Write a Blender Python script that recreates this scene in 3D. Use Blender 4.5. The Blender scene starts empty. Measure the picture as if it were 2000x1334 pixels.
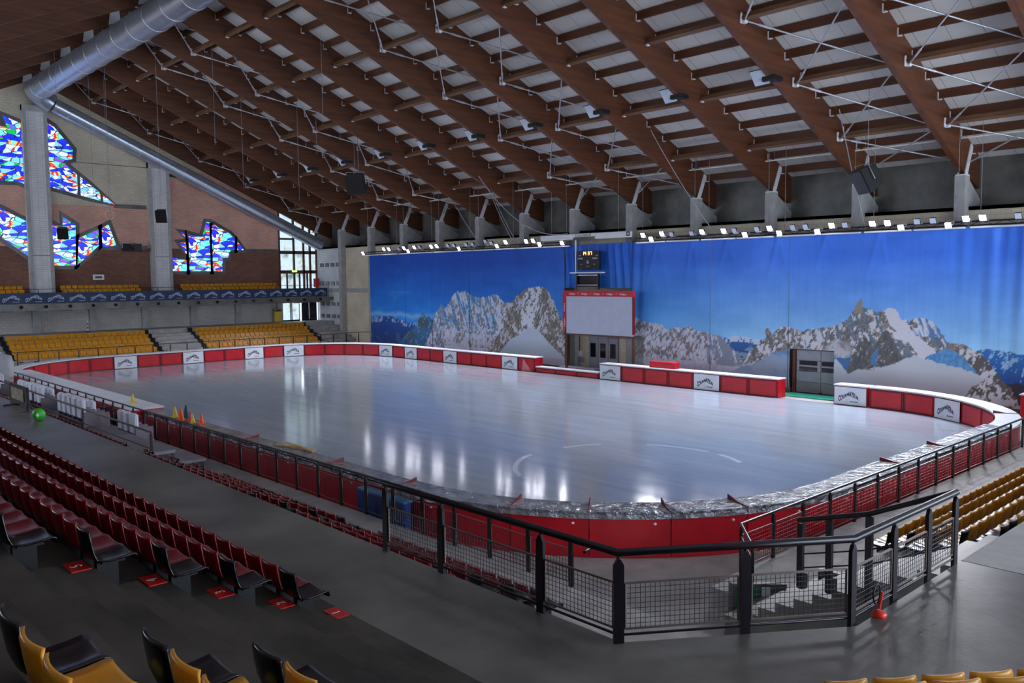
import bpy, bmesh, math, random
import numpy as np
from mathutils import Vector, Matrix
random.seed(7)
SC = bpy.context.scene
COL = SC.collection
PI = math.pi

# ------------------------------------------------------------------ camera, world, exposure
EYE = Vector((0.0, 0.0, 7.2))
YAW, PITCH, ROLL, FPX = 2.39279579, -0.0753542107, 0.0101712562, 1661.0
_f = Vector((math.cos(YAW)*math.cos(PITCH), math.sin(YAW)*math.cos(PITCH), math.sin(PITCH)))
_r = Vector((math.sin(YAW), -math.cos(YAW), 0))
_d = _f.cross(_r)
_r2 = math.cos(ROLL)*_r + math.sin(ROLL)*_d
_d2 = -math.sin(ROLL)*_r + math.cos(ROLL)*_d
camd = bpy.data.cameras.new('camera')
cam = bpy.data.objects.new('camera', camd); COL.objects.link(cam)
camd.sensor_fit = 'HORIZONTAL'; camd.sensor_width = 36.0; camd.lens = FPX/2000*36.0
camd.clip_start = 0.1; camd.clip_end = 400
m3 = Matrix((_r2, -_d2, -_f)).transposed()
cam.matrix_world = Matrix.Translation(EYE) @ m3.to_4x4()
SC.camera = cam
SC.view_settings.view_transform = 'Standard'
SC.view_settings.look = 'None'
SC.view_settings.exposure = 0.45
SC.view_settings.gamma = 1.0
SC.view_settings.use_curve_mapping = False
W = bpy.data.worlds.new('World'); SC.world = W; W.use_nodes = True
_bg = W.node_tree.nodes['Background']
_bg.inputs[0].default_value = (0.72, 0.84, 1.0, 1); _bg.inputs[1].default_value = 6.5
SC.cycles.use_denoising = True
SC.cycles.max_bounces = 6; SC.cycles.diffuse_bounces = 4; SC.cycles.glossy_bounces = 3
SC.cycles.transmission_bounces = 4; SC.cycles.transparent_max_bounces = 6
SC.cycles.sample_clamp_indirect = 4.0
LAMP_W = 1500.0     # power of one flood lamp above the mural

# ------------------------------------------------------------------ helpers
ORG = {}
def lin(c):
    out = []
    for v in c[:3]:
        v = v/255.0
        out.append(v/12.92 if v <= 0.04045 else ((v+0.055)/1.055)**2.4)
    return (out[0], out[1], out[2], 1.0)

def tag(o, label=None, cat=None, group=None, kind=None):
    if label: o['label'] = label
    if cat: o['category'] = cat
    if group: o['group'] = group
    if kind: o['kind'] = kind
    return o

def thing(name, label, cat, loc=(0, 0, 0), group=None, rz=0.0, kind=None):
    o = bpy.data.objects.new(name, None); COL.objects.link(o)
    o.empty_display_size = 0.1
    o.location = loc; o.rotation_euler = (0, 0, rz)
    ORG[o.name] = Vector(loc)
    return tag(o, label, cat, group, kind)

class MB:
    def __init__(s): s.v = []; s.f = []; s.sm = []
    def add(s, vs, fs, smooth=False):
        b = len(s.v); s.v += [tuple(p) for p in vs]
        s.f += [tuple(i+b for i in f) for f in fs]; s.sm += [smooth]*len(fs); return s
    def box(s, a, b):
        x0, y0, z0 = a; x1, y1, z1 = b
        x0, x1 = min(x0, x1), max(x0, x1); y0, y1 = min(y0, y1), max(y0, y1); z0, z1 = min(z0, z1), max(z0, z1)
        return s.add([(x0,y0,z0),(x1,y0,z0),(x1,y1,z0),(x0,y1,z0),(x0,y0,z1),(x1,y0,z1),(x1,y1,z1),(x0,y1,z1)],
                     [(0,3,2,1),(4,5,6,7),(0,1,5,4),(1,2,6,5),(2,3,7,6),(3,0,4,7)])
    def bbox(s, a, b, r=0.02):
        # box with chamfered vertical and top edges
        x0, y0, z0 = a; x1, y1, z1 = b
        r = min(r, (x1-x0)*.45, (y1-y0)*.45, (z1-z0)*.45)
        def ring(x0, y0, x1, y1, q, z):
            return [(x0+q,y0,z),(x1-q,y0,z),(x1,y0+q,z),(x1,y1-q,z),(x1-q,y1,z),(x0+q,y1,z),(x0,y1-q,z),(x0,y0+q,z)]
        R = [ring(x0+r,y0+r,x1-r,y1-r,r*.5,z0), ring(x0,y0,x1,y1,r,z0+r), ring(x0,y0,x1,y1,r,z1-r), ring(x0+r,y0+r,x1-r,y1-r,r*.5,z1)]
        vs = sum(R, []); fs = [tuple(range(7,-1,-1)), tuple(range(24,32))]
        for k in range(3):
            for i in range(8):
                j = (i+1) % 8; fs.append((k*8+i, k*8+j, k*8+8+j, k*8+8+i))
        return s.add(vs, fs)
    def bar(s, p, q, w, h, up=(0, 0, 1)):
        p, q = Vector(p), Vector(q); d = (q-p).normalized(); u = Vector(up)
        if abs(d.dot(u)) > .98: u = Vector((1, 0, 0))
        sd = d.cross(u).normalized(); u = sd.cross(d).normalized()
        vs = []
        for c in (p, q):
            for a, b in ((-1,-1),(1,-1),(1,1),(-1,1)): vs.append(c + sd*(a*w/2) + u*(b*h/2))
        return s.add(vs, [(0,1,2,3),(7,6,5,4),(0,4,5,1),(1,5,6,2),(2,6,7,3),(3,7,4,0)])
    def tube(s, p, q, r, n=8, r2=None):
        p, q = Vector(p), Vector(q); d = (q-p).normalized()
        u = d.orthogonal().normalized(); w = d.cross(u); r2 = r if r2 is None else r2
        vs = []
        for c, rr in ((p, r), (q, r2)):
            for i in range(n):
                a = 2*PI*i/n; vs.append(c + u*(rr*math.cos(a)) + w*(rr*math.sin(a)))
        s.add(vs, [(i, (i+1) % n, n+(i+1) % n, n+i) for i in range(n)], True)
        return s.add(vs, [tuple(range(n-1,-1,-1)), tuple(range(n, 2*n))])
    def pipe(s, pts, r, n=8, closed=False):
        pts = [Vector(p) for p in pts]; m = len(pts); vs = []
        prev = None
        for k in range(m):
            if closed: d = (pts[(k+1) % m]-pts[k-1])
            else: d = pts[min(k+1, m-1)]-pts[max(k-1, 0)]
            d.normalize()
            u = (d.orthogonal() if prev is None else prev - d*prev.dot(d)).normalized(); prev = u
            w = d.cross(u)
            for i in range(n):
                a = 2*PI*i/n; vs.append(pts[k]+u*(r*math.cos(a))+w*(r*math.sin(a)))
        fs = []
        for k in range(m if closed else m-1):
            b = k*n; c = ((k+1) % m)*n
            for i in range(n): fs.append((b+i, b+(i+1) % n, c+(i+1) % n, c+i))
        s.add(vs, fs, True)
        if not closed: s.add(vs, [tuple(range(n-1,-1,-1)), tuple(range((m-1)*n, m*n))])
        return s
    def prism(s, poly, vec):
        # poly: planar polygon (list of 3d points) extruded by vec
        n = len(poly); vec = Vector(vec); a = [Vector(p) for p in poly]; b = [p+vec for p in a]
        return s.add(a+b, [tuple(range(n-1,-1,-1)), tuple(range(n, 2*n))]+[(i, (i+1) % n, n+(i+1) % n, n+i) for i in range(n)])
    def lathe(s, c, prof, n=16, smooth=True):
        c = Vector(c); vs = []; m = len(prof)
        for r, z in prof:
            for i in range(n):
                a = 2*PI*i/n; vs.append(c+Vector((r*math.cos(a), r*math.sin(a), z)))
        fs = []
        for k in range(m-1):
            for i in range(n): fs.append((k*n+i, k*n+(i+1) % n, (k+1)*n+(i+1) % n, (k+1)*n+i))
        s.add(vs, fs, smooth)
        return s.add(vs, [tuple(range(n-1,-1,-1)), tuple(range((m-1)*n, m*n))])
    def grid(s, P, nu, nv, smooth=True):
        # P[i][j] points
        vs = [P[i][j] for i in range(nu) for j in range(nv)]
        fs = [(i*nv+j, (i+1)*nv+j, (i+1)*nv+j+1, i*nv+j+1) for i in range(nu-1) for j in range(nv-1)]
        return s.add(vs, fs, smooth)
    def build(s, name, mat, parent=None, **k):
        me = bpy.data.meshes.new(name)
        o = bpy.data.objects.new(name, me); COL.objects.link(o)
        off = Vector((0, 0, 0))
        if parent is not None:
            o.parent = parent; off = ORG.get(parent.name, off)
        else:
            if 'loc' in k: off = Vector(k.pop('loc')); o.location = off
        ORG[o.name] = off
        me.from_pydata([(p[0]-off.x, p[1]-off.y, p[2]-off.z) for p in s.v], [], s.f)
        bm = bmesh.new(); bm.from_mesh(me)
        for f, sm in zip(bm.faces, s.sm): f.smooth = sm
        bmesh.ops.recalc_face_normals(bm, faces=bm.faces[:])
        bm.to_mesh(me); bm.free()
        if isinstance(mat, (list, tuple)):
            for q in mat: me.materials.append(q)
        else: me.materials.append(mat)
        if k: tag(o, k.get('label'), k.get('cat'), k.get('group'), k.get('kind'))
        return o

def dup(root, loc=None, rz=None, label=None, group=None):
    r = root.copy(); COL.objects.link(r)
    if loc is not None: r.location = loc
    if rz is not None: r.rotation_euler = (0, 0, rz)
    if label: r['label'] = label
    if group: r['group'] = group
    ORG[r.name] = Vector(r.location)
    for ch in KIDS[root.name]:
        c = ch.copy(); COL.objects.link(c); c.parent = r
        for g in KIDS.get(ch.name, ()):
            d = g.copy(); COL.objects.link(d); d.parent = c
    return r
KIDS = {}
def kids(root):
    # remember the parts of a prototype so that copies can be made
    KIDS[root.name] = list(root.children)
    for c in root.children: KIDS[c.name] = list(c.children)

def ordn(n):
    return '%d%s' % (n, 'th' if 10 <= n % 100 <= 20 else {1: 'st', 2: 'nd', 3: 'rd'}.get(n % 10, 'th'))

# ------------------------------------------------------------------ materials
class NT:
    def __init__(s, name):
        s.m = bpy.data.materials.new(name); s.m.use_nodes = True; s.t = s.m.node_tree
        s.n = s.t.nodes; s.b = s.n['Principled BSDF']; s.out = s.n['Material Output']
    def new(s, t, **k):
        x = s.n.new(t)
        for a, v in k.items():
            if a[0] == 'i' and a[1:].isdigit(): x.inputs[int(a[1:])].default_value = v
            else: setattr(x, a, v)
        return x
    def ln(s, a, b): s.t.links.new(a, b)
    def math(s, op, a, b=None):
        x = s.new('ShaderNodeMath', operation=op)
        for i, q in enumerate((a, b)):
            if q is None: continue
            if isinstance(q, (int, float)): x.inputs[i].default_value = q
            else: s.ln(q, x.inputs[i])
        return x.outputs[0]
    def mix(s, fac, a, b, mode='MIX'):
        x = s.new('ShaderNodeMix', data_type='RGBA', blend_type=mode)
        if isinstance(fac, (int, float)): x.inputs[0].default_value = fac
        else: s.ln(fac, x.inputs[0])
        for i, q in ((6, a), (7, b)):
            if isinstance(q, tuple): x.inputs[i].default_value = q
            else: s.ln(q, x.inputs[i])
        return x.outputs[2]
    def coord(s, scale=(1, 1, 1), rot=(0, 0, 0), which='Object'):
        tc = s.new('ShaderNodeTexCoord'); mp = s.new('ShaderNodeMapping')
        mp.inputs['Scale'].default_value = scale; mp.inputs['Rotation'].default_value = rot
        s.ln(tc.outputs[which], mp.inputs[0]); return mp.outputs[0]
    def noise(s, vec, scale, detail=3, rough=.55):
        x = s.new('ShaderNodeTexNoise'); x.inputs['Scale'].default_value = scale
        x.inputs['Detail'].default_value = detail; x.inputs['Roughness'].default_value = rough
        s.ln(vec, x.inputs['Vector']); return x.outputs[0]
    def ramp(s, fac, stops, interp='LINEAR'):
        x = s.new('ShaderNodeValToRGB'); x.color_ramp.interpolation = interp
        e = x.color_ramp.elements
        e[0].position, e[0].color = stops[0][0], stops[0][1]
        e[1].position, e[1].color = stops[-1][0], stops[-1][1]
        for p, c in stops[1:-1]:
            q = e.new(p); q.color = c
        s.ln(fac, x.inputs[0]); return x.outputs[0]
    def bump(s, h, strength=.3, dist=.05):
        x = s.new('ShaderNodeBump'); x.inputs['Strength'].default_value = strength; x.inputs['Distance'].default_value = dist
        s.ln(h, x.inputs['Height']); s.ln(x.outputs[0], s.b.inputs['Normal'])

def mat(name, rgb, rough=.6, metal=0.0, var=0.12, scale=2.0, bump=0.0, bscale=None, bdist=.02, stretch=(1, 1, 1), spec=.5, coat=0.0):
    n = NT(name); c = lin(rgb)
    n.b.inputs['Roughness'].default_value = rough; n.b.inputs['Metallic'].default_value = metal
    n.b.inputs['Specular IOR Level'].default_value = spec
    if coat: n.b.inputs['Coat Weight'].default_value = coat
    v = n.coord(stretch)
    nz = n.noise(v, scale, 4)
    lo = tuple(x*(1-var*1.6) for x in c[:3])+(1,); hi = tuple(min(1, x*(1+var*1.6)) for x in c[:3])+(1,)
    n.ln(n.ramp(nz, [(.3, lo), (.7, hi)]), n.b.inputs['Base Color'])
    if bump: n.bump(n.noise(v, bscale or scale*4, 4), bump, bdist)
    return n.m

def emit(name, rgb, s):
    n = NT(name); c = lin(rgb)
    n.b.inputs['Base Color'].default_value = (0, 0, 0, 1)
    n.b.inputs['Emission Color'].default_value = c; n.b.inputs['Emission Strength'].default_value = s
    nz = n.noise(n.coord(), 3.0)
    n.ln(n.ramp(nz, [(.3, tuple(x*.93 for x in c[:3])+(1,)), (.7, c)]), n.b.inputs['Emission Color'])
    return n.m

M = {}
M['beam'] = mat('timber_beam', (92, 50, 26), .55, var=.25, scale=.8, stretch=(6, .35, 6), bump=.1, bscale=3)
M['beam_under'] = mat('timber_strut', (112, 78, 56), .6, var=.25, scale=1.2, stretch=(.5, 4, 4), bump=.15)
M['purlin'] = mat('timber_purlin', (96, 54, 32), .55, var=.2, scale=1.0, stretch=(.4, 4, 4))
M['white_steel'] = mat('white_steel', (225, 225, 228), .35, var=.04)
M['galv'] = mat('galvanised_steel', (200, 202, 210), .3, .55, var=.08, scale=3)
M['duct'] = mat('duct_metal', (190, 198, 212), .3, .8, var=.06, scale=1.5)
M['seam'] = mat('duct_seam', (215, 215, 220), .35, .7, var=.05)
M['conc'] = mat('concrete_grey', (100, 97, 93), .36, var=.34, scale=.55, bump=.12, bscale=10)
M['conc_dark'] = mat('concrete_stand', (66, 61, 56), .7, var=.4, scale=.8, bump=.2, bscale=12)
M['conc_col'] = mat('concrete_column', (172, 170, 168), .75, var=.1, scale=1.5, bump=.1, bscale=16)
M['conc_light'] = mat('concrete_pale', (168, 166, 164), .6, var=.15, scale=1.2, bump=.1, bscale=12)
M['black'] = mat('black_paint', (18, 17, 20), .35, var=.2)
M['black_mat'] = mat('black_plastic', (16, 16, 18), .5, var=.2)
M['rail'] = mat('dark_rail_paint', (30, 26, 34), .28, .2, var=.15, scale=4)
M['panel_frame'] = mat('mesh_panel_frame', (120, 108, 100), .4, .6, var=.15)
M['wire'] = mat('mesh_wire', (62, 62, 70), .4, .6, var=.1)
M['white_cloth'] = mat('white_cover_cloth', (222, 224, 232), .5, var=.05, scale=1.5, bump=.25, bscale=4, bdist=.04)
M['film'] = mat('clear_film_cover', (150, 152, 160), .13, .3, var=.2, scale=2.2, bump=1.0, bscale=3.2, bdist=.22, stretch=(1, 1, 1), spec=.8)
M['red_vinyl'] = mat('red_vinyl', (196, 14, 34), .38, var=.1, scale=1.2, bump=.35, bscale=2.2, bdist=.03)
M['red_dark'] = mat('red_vinyl_edge', (120, 10, 24), .5, var=.12)
M['banner_white'] = mat('white_banner', (226, 228, 236), .45, var=.04, bump=.2, bscale=1.5, bdist=.03)
M['ink'] = mat('banner_ink', (62, 66, 84), .5, var=.12, scale=12)
M['red_seat'] = mat('red_seat_plastic', (128, 14, 26), .3, var=.1, scale=3)
M['yellow_seat'] = mat('yellow_seat_plastic', (214, 146, 30), .33, var=.08, scale=3)
M['black_seat'] = mat('black_seat_plastic', (20, 18, 26), .25, var=.2, scale=3)
M['vip'] = mat('white_seat_cover', (206, 208, 222), .55, var=.06, scale=2, bump=.3, bscale=3)
M['vip_grey'] = mat('grey_seat_shell', (112, 100, 112), .45, var=.1)
M['platform'] = mat('grey_platform', (120, 116, 124), .5, var=.12)
M['grey_door'] = mat('grey_door_paint', (150, 152, 162), .45, var=.05, scale=1.5)
M['glass_dark'] = mat('dark_glazing', (26, 28, 38), .12, var=.2)
M['white_panel'] = mat('white_screen', (190, 194, 214), .5, var=.03)
M['red_frame'] = mat('red_screen_frame', (196, 26, 46), .45, var=.06)
M['orange'] = mat('orange_plastic', (238, 92, 26), .4, var=.06)
M['yellow'] = mat('yellow_plastic', (222, 190, 66), .4, var=.06)
M['red'] = mat('red_plastic', (214, 40, 36), .4, var=.06)
M['teal'] = mat('dark_teal_plastic', (22, 74, 84), .4, var=.06)
M['blue_mat'] = mat('blue_mat_vinyl', (24, 62, 140), .4, var=.1, bump=.2)
M['green_mat'] = mat('green_mat', (24, 140, 118), .6, var=.15, scale=4, bump=.3)
M['green'] = mat('green_ball_vinyl', (60, 190, 50), .4, var=.1)
M['wood'] = mat('plywood', (196, 160, 104), .6, var=.15, scale=2)
M['navy'] = mat('navy_banner', (18, 44, 78), .5, var=.1, scale=1.0)
M['lilac'] = mat('banner_print', (176, 186, 222), .5, var=.08, scale=6)
M['exit'] = emit('exit_sign_green', (150, 230, 90), 2.2)
M['lamp'] = emit('lamp_glass', (236, 236, 255), 40)
M['amber'] = emit('amber_digits', (255, 170, 70), 5.0)
M['lamp_off'] = mat('unlit_lamp_glass', (206, 216, 232), .2, var=.05)
M['brown_frame'] = mat('brown_window_frame', (96, 52, 42), .5, var=.1)
M['tube'] = mat('white_tube', (228, 226, 214), .35, var=.03)
M['cable'] = mat('grey_cable', (150, 150, 156), .5, var=.1)
M['skin_dark'] = mat('fabric_purple', (70, 50, 100), .6, var=.1)

def brick(name, pts, mortar, axis, bw=.5, bh=.22, off=.5, msize=.012, rough=.8):
    # masonry in the plane of a wall; axis 'x' for walls along x, 'y' along y
    n = NT(name); n.b.inputs['Roughness'].default_value = rough
    tc = n.new('ShaderNodeTexCoord'); sp = n.new('ShaderNodeSeparateXYZ'); cb = n.new('ShaderNodeCombineXYZ')
    n.ln(tc.outputs['Object'], sp.inputs[0])
    n.ln(sp.outputs[0 if axis == 'x' else 1], cb.inputs[0]); n.ln(sp.outputs[2], cb.inputs[1])
    b = n.new('ShaderNodeTexBrick'); b.offset = off
    n.ln(cb.outputs[0], b.inputs['Vector'])
    b.inputs['Scale'].default_value = 1.0; b.inputs['Mortar Size'].default_value = msize
    b.inputs['Brick Width'].default_value = bw; b.inputs['Row Height'].default_value = bh
    b.inputs['Color1'].default_value = lin(pts[0]); b.inputs['Color2'].default_value = lin(pts[1]); b.inputs['Mortar'].default_value = lin(mortar)
    nz = n.noise(cb.outputs[0], .35, 4)
    n.ln(n.mix(.35, b.outputs[0], n.ramp(nz, [(.3, (.45, .45, .45, 1)), (.75, (1.3, 1.3, 1.3, 1))]), 'MULTIPLY'), n.b.inputs['Base Color'])
    n.bump(b.outputs['Fac'], -.3, .01)
    return n.m
M['brick_brown'] = brick('brown_brick', [(142, 98, 80), (126, 84, 68)], (104, 76, 66), 'y', .45, .2)
M['brick_pink'] = brick('pink_brick', [(232, 180, 160), (222, 168, 148)], (188, 150, 136), 'y', .45, .2)
M['brick_cream'] = brick('cream_block', [(222, 208, 184), (212, 200, 178)], (184, 172, 152), 'y', .5, .22)
M['brick_white'] = brick('white_block', [(234, 230, 230), (224, 220, 220)], (186, 182, 182), 'y', .5, .2, 0)
M['block_grey'] = brick('grey_block', [(204, 198, 192), (196, 190, 184)], (168, 162, 156), 'y', .5, .24)
M['block_beige'] = brick('beige_block', [(232, 216, 192), (224, 208, 184)], (196, 182, 160), 'x', .5, .25)
M['block_pale'] = brick('pale_block', [(226, 226, 232), (218, 218, 224)], (190, 190, 196), 'x', .4, .2)

def deck_mat():
    n = NT('roof_deck'); n.b.inputs['Roughness'].default_value = .6
    tc = n.new('ShaderNodeTexCoord'); sp = n.new('ShaderNodeSeparateXYZ'); n.ln(tc.outputs['Object'], sp.inputs[0])
    fx = n.math('FRACT', n.math('MULTIPLY', n.math('ADD', sp.outputs[0], 200.0), 1/1.42))
    fy = n.math('FRACT', n.math('MULTIPLY', n.math('ADD', sp.outputs[1], 200.0), 1/3.3))
    line = n.math('MAXIMUM', n.math('LESS_THAN', fx, .016), n.math('LESS_THAN', fy, .008))
    nz = n.noise(tc.outputs['Object'], .25, 4)
    base = n.ramp(nz, [(.3, lin((206, 200, 196))), (.7, lin((228, 224, 220)))])
    n.ln(n.mix(line, base, lin((120, 112, 108))), n.b.inputs['Base Color'])
    return n.m
M['deck'] = deck_mat()

def ice_mat():
    n = NT('ice'); b = n.b
    tc = n.new('ShaderNodeTexCoord'); O = tc.outputs['Object']
    mp = n.new('ShaderNodeMapping'); mp.inputs['Scale'].default_value = (.06, .5, 1); mp.inputs['Rotation'].default_value = (0, 0, .25)
    n.ln(O, mp.inputs[0])
    big = n.noise(O, .09, 4); streak = n.noise(mp.outputs[0], 3.0, 6, .7)
    mp2 = n.new('ShaderNodeMapping'); mp2.inputs['Scale'].default_value = (.25, 2.5, 1); mp2.inputs['Rotation'].default_value = (0, 0, -.5)
    n.ln(O, mp2.inputs[0]); fine = n.noise(mp2.outputs[0], 5.0, 5, .7)
    base = n.ramp(streak, [(.25, lin((134, 143, 158))), (.6, lin((150, 159, 174))), (.85, lin((166, 175, 188)))])
    # skating ring left near the corner
    sub = n.new('ShaderNodeVectorMath', operation='SUBTRACT'); sub.inputs[1].default_value = (-20.3, 24.9, 0); n.ln(O, sub.inputs[0])
    ln_ = n.new('ShaderNodeVectorMath', operation='LENGTH'); n.ln(sub.outputs[0], ln_.inputs[0])
    wob = n.noise(O, .6, 3)
    rr = n.math('ADD', ln_.outputs['Value'], n.math('MULTIPLY', n.math('SUBTRACT', wob, .5), .2))
    ring = n.math('MULTIPLY', n.math('LESS_THAN', n.math('ABSOLUTE', n.math('SUBTRACT', rr, 4.35)), .10), n.math('GREATER_THAN', n.noise(O, .17, 2), .53))
    base = n.mix(n.math('MULTIPLY', ring, .28), base, lin((226, 232, 240)))
    n.ln(base, b.inputs['Base Color'])
    r = n.math('ADD', n.math('MULTIPLY', streak, .12), n.math('MULTIPLY', big, .06))
    r = n.math('ADD', r, n.math('MULTIPLY', ring, .08))
    n.ln(n.math('ADD', r, .015), b.inputs['Roughness'])
    b.inputs['Specular IOR Level'].default_value = .5; b.inputs['IOR'].default_value = 1.31
    n.bump(fine, .035, .02)
    return n.m
M['ice'] = ice_mat()

def glass_mat():
    # stained glass lit by the daylight behind it: irregular shards between dark leads
    n = NT('stained_glass')
    tc = n.new('ShaderNodeTexCoord'); sp = n.new('ShaderNodeSeparateXYZ'); cb = n.new('ShaderNodeCombineXYZ')
    n.ln(tc.outputs['Object'], sp.inputs[0]); n.ln(sp.outputs[1], cb.inputs[0]); n.ln(sp.outputs[2], cb.inputs[1])
    mp = n.new('ShaderNodeMapping'); mp.inputs['Rotation'].default_value = (0, 0, .7); mp.inputs['Scale'].default_value = (.75, 2.0, 1); n.ln(cb.outputs[0], mp.inputs[0])
    wv = n.new('ShaderNodeTexNoise'); wv.inputs['Scale'].default_value = .5; n.ln(mp.outputs[0], wv.inputs['Vector'])
    ad = n.new('ShaderNodeVectorMath', operation='ADD'); n.ln(mp.outputs[0], ad.inputs[0]); n.ln(wv.outputs['Color'], ad.inputs[1])
    v = n.new('ShaderNodeTexVoronoi', feature='F1'); v.inputs['Scale'].default_value = 1.45; n.ln(ad.outputs[0], v.inputs['Vector'])
    e = n.new('ShaderNodeTexVoronoi', feature='DISTANCE_TO_EDGE'); e.inputs['Scale'].default_value = 1.45; n.ln(ad.outputs[0], e.inputs['Vector'])
    sc = n.new('ShaderNodeSeparateColor'); n.ln(v.outputs['Color'], sc.inputs[0])
    zone = n.noise(cb.outputs[0], .42, 1)
    k = n.math('FRACT', n.math('ADD', n.math('MULTIPLY', sc.outputs[0], .55), n.math('MULTIPLY', zone, 1.3)))
    S = [(0, (30, 50, 235)), (.11, (120, 190, 255)), (.25, (225, 235, 255)), (.36, (40, 30, 200)), (.46, (40, 120, 245)), (.58, (130, 60, 215)), (.64, (20, 165, 70)), (.69, (110, 225, 235)), (.77, (235, 170, 80)), (.80, (230, 40, 30)), (.85, (190, 215, 255)), (.93, (20, 40, 200)), (1, (60, 90, 240))]
    col = n.ramp(k, [(p, lin(c)) for p, c in S], 'CONSTANT')
    lead = n.math('GREATER_THAN', e.outputs['Distance'], .03)
    n.ln(n.mix(lead, (.004, .004, .012, 1), col), n.b.inputs['Emission Color'])
    n.b.inputs['Emission Strength'].default_value = 1.15
    n.b.inputs['Base Color'].default_value = (.02, .02, .03, 1); n.b.inputs['Roughness'].default_value = .2
    return n.m
M['stained'] = glass_mat()

def outside_mat():
    # clear glazing with the snowy slope outside seen through it
    n = NT('daylit_glass')
    tc = n.new('ShaderNodeTexCoord'); nz = n.noise(tc.outputs['Object'], .55, 6, .65)
    n.ln(n.ramp(nz, [(.34, lin((96, 128, 140))), (.45, lin((196, 212, 214))), (.52, lin((206, 228, 246))), (.7, lin((150, 200, 240)))]), n.b.inputs['Emission Color'])
    n.b.inputs['Emission Strength'].default_value = .9; n.b.inputs['Base Color'].default_value = (.03, .03, .03, 1); n.b.inputs['Roughness'].default_value = .1
    return n.m
M['daylit'] = outside_mat()

def text_mesh(body, size, extrude=.004, align='CENTER', shear=0.0, bold=0.0):
    c = bpy.data.curves.new('lettering', 'FONT'); c.body = body; c.size = size; c.extrude = extrude
    c.align_x = align; c.resolution_u = 2; c.shear = shear; c.offset = bold
    o = bpy.data.objects.new('lettering', c); COL.objects.link(o)
    dg = bpy.context.evaluated_depsgraph_get(); dg.update()
    me = bpy.data.meshes.new_from_object(o.evaluated_get(dg))
    vs = [tuple(v.co) for v in me.vertices]; fs = [tuple(p.vertices) for p in me.polygons]
    bpy.data.objects.remove(o); bpy.data.curves.remove(c); bpy.data.meshes.remove(me)
    return vs, fs

def text_on(mb, body, size, P, U, V, N, extrude=.004, align='CENTER', shear=0.0, warp=None):
    # lettering laid on a plane: origin P, right U, up V, out N
    vs, fs = text_mesh(body, size, extrude, align, shear)
    P, U, V, N = Vector(P), Vector(U), Vector(V), Vector(N)
    if warp: vs = [warp(*v) for v in vs]
    return mb.add([P+U*v[0]+V*v[1]+N*(v[2]+extrude) for v in vs], fs)

def peak_logo_warp(w, h):
    # letters of the arched town-name print: tall on the left, rising to a summit, short on the right
    top = [(-.5, .50), (-.28, .60), (-.12, .72), (.08, .98), (.18, .96), (.3, .80), (.5, .42)]
    bot = [(-.5, -.05), (-.38, .0), (-.2, .28), (-.05, .55), (.08, .52), (.2, .40), (.36, .34), (.5, .16)]
    def ev(t, L):
        for (a, b), (c, d) in zip(L, L[1:]):
            if t <= c: return b+(d-b)*(t-a)/(c-a)
        return L[-1][1]
    def f(x, y, z):
        t = max(-.5, min(.5, x/w)); b, tp = ev(t, bot), ev(t, top)
        return (x, (b+(tp-b)*max(0, min(1, y)))*h, z)
    return f
_lv, _lf = text_mesh('COURMAYEUR', 1.0, .5, bold=.045)
_lx = max(abs(v[0]) for v in _lv); _ly = max(v[1] for v in _lv)
def town_logo(mb, P, U, V, N, w, h, ex=.006):
    wf = peak_logo_warp(w, h); P, U, V, N = Vector(P), Vector(U), Vector(V), Vector(N)
    vs = []
    for x, y, z in _lv:
        a, b, _ = wf(x/_lx*w/2, y/_ly, 0); vs.append(P+U*a+V*b+N*(ex if z > 0 else .001))
    mb.add(vs, _lf)
    # the small line of print under the summit
    a, b, c = .08*w, .46*w, -.02*h
    q = [P+U*a+V*c, P+U*b+V*c, P+U*b+V*(c+.07*h), P+U*a+V*(c+.07*h)]
    mb.prism([p+N*.001 for p in q], N*ex)
# ------------------------------------------------------------------ levels and planes
XG, YW, YM = -85.6, 49.6, 47.6            # gable wall, side wall, mural cloth
WALK, STRIP = 2.75, 0.45                   # walkway and rinkside floor levels
TR, RI = 0.785, 0.35                       # tread and rise of the stands
S = dict(kind='structure')
def st(mb, name, m, label, cat, **k): return mb.build(name, m, None, label=label, cat=cat, kind='structure', **k)

st(MB().box((-86, -7, -.3), (13, 52, -.02)), 'floor', M['conc_light'], 'pale concrete ground floor around the rink', 'floor')
# ice sheet: rounded rectangle
RX0, RX1, RY0, RY1, RR = -73.0, -11.7, 14.8, 45.0, 8.5
def rrect(x0, x1, y0, y1, r, n=14):
    P = []
    for cx, cy, a0 in ((x1-r, y1-r, 0), (x0+r, y1-r, 90), (x0+r, y0+r, 180), (x1-r, y0+r, 270)):
        for i in range(n+1):
            a = math.radians(a0+90*i/n); P.append((cx+r*math.cos(a), cy+r*math.sin(a)))
    return P
o = MB().prism([(x, y, -.02) for x, y in rrect(RX0-.1, RX1+.1, RY0-.1, RY1+.1, RR)], (0, 0, .02))
st(o, 'floor_ice', M['ice'], 'smooth white ice sheet of the rink', 'ice')

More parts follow.
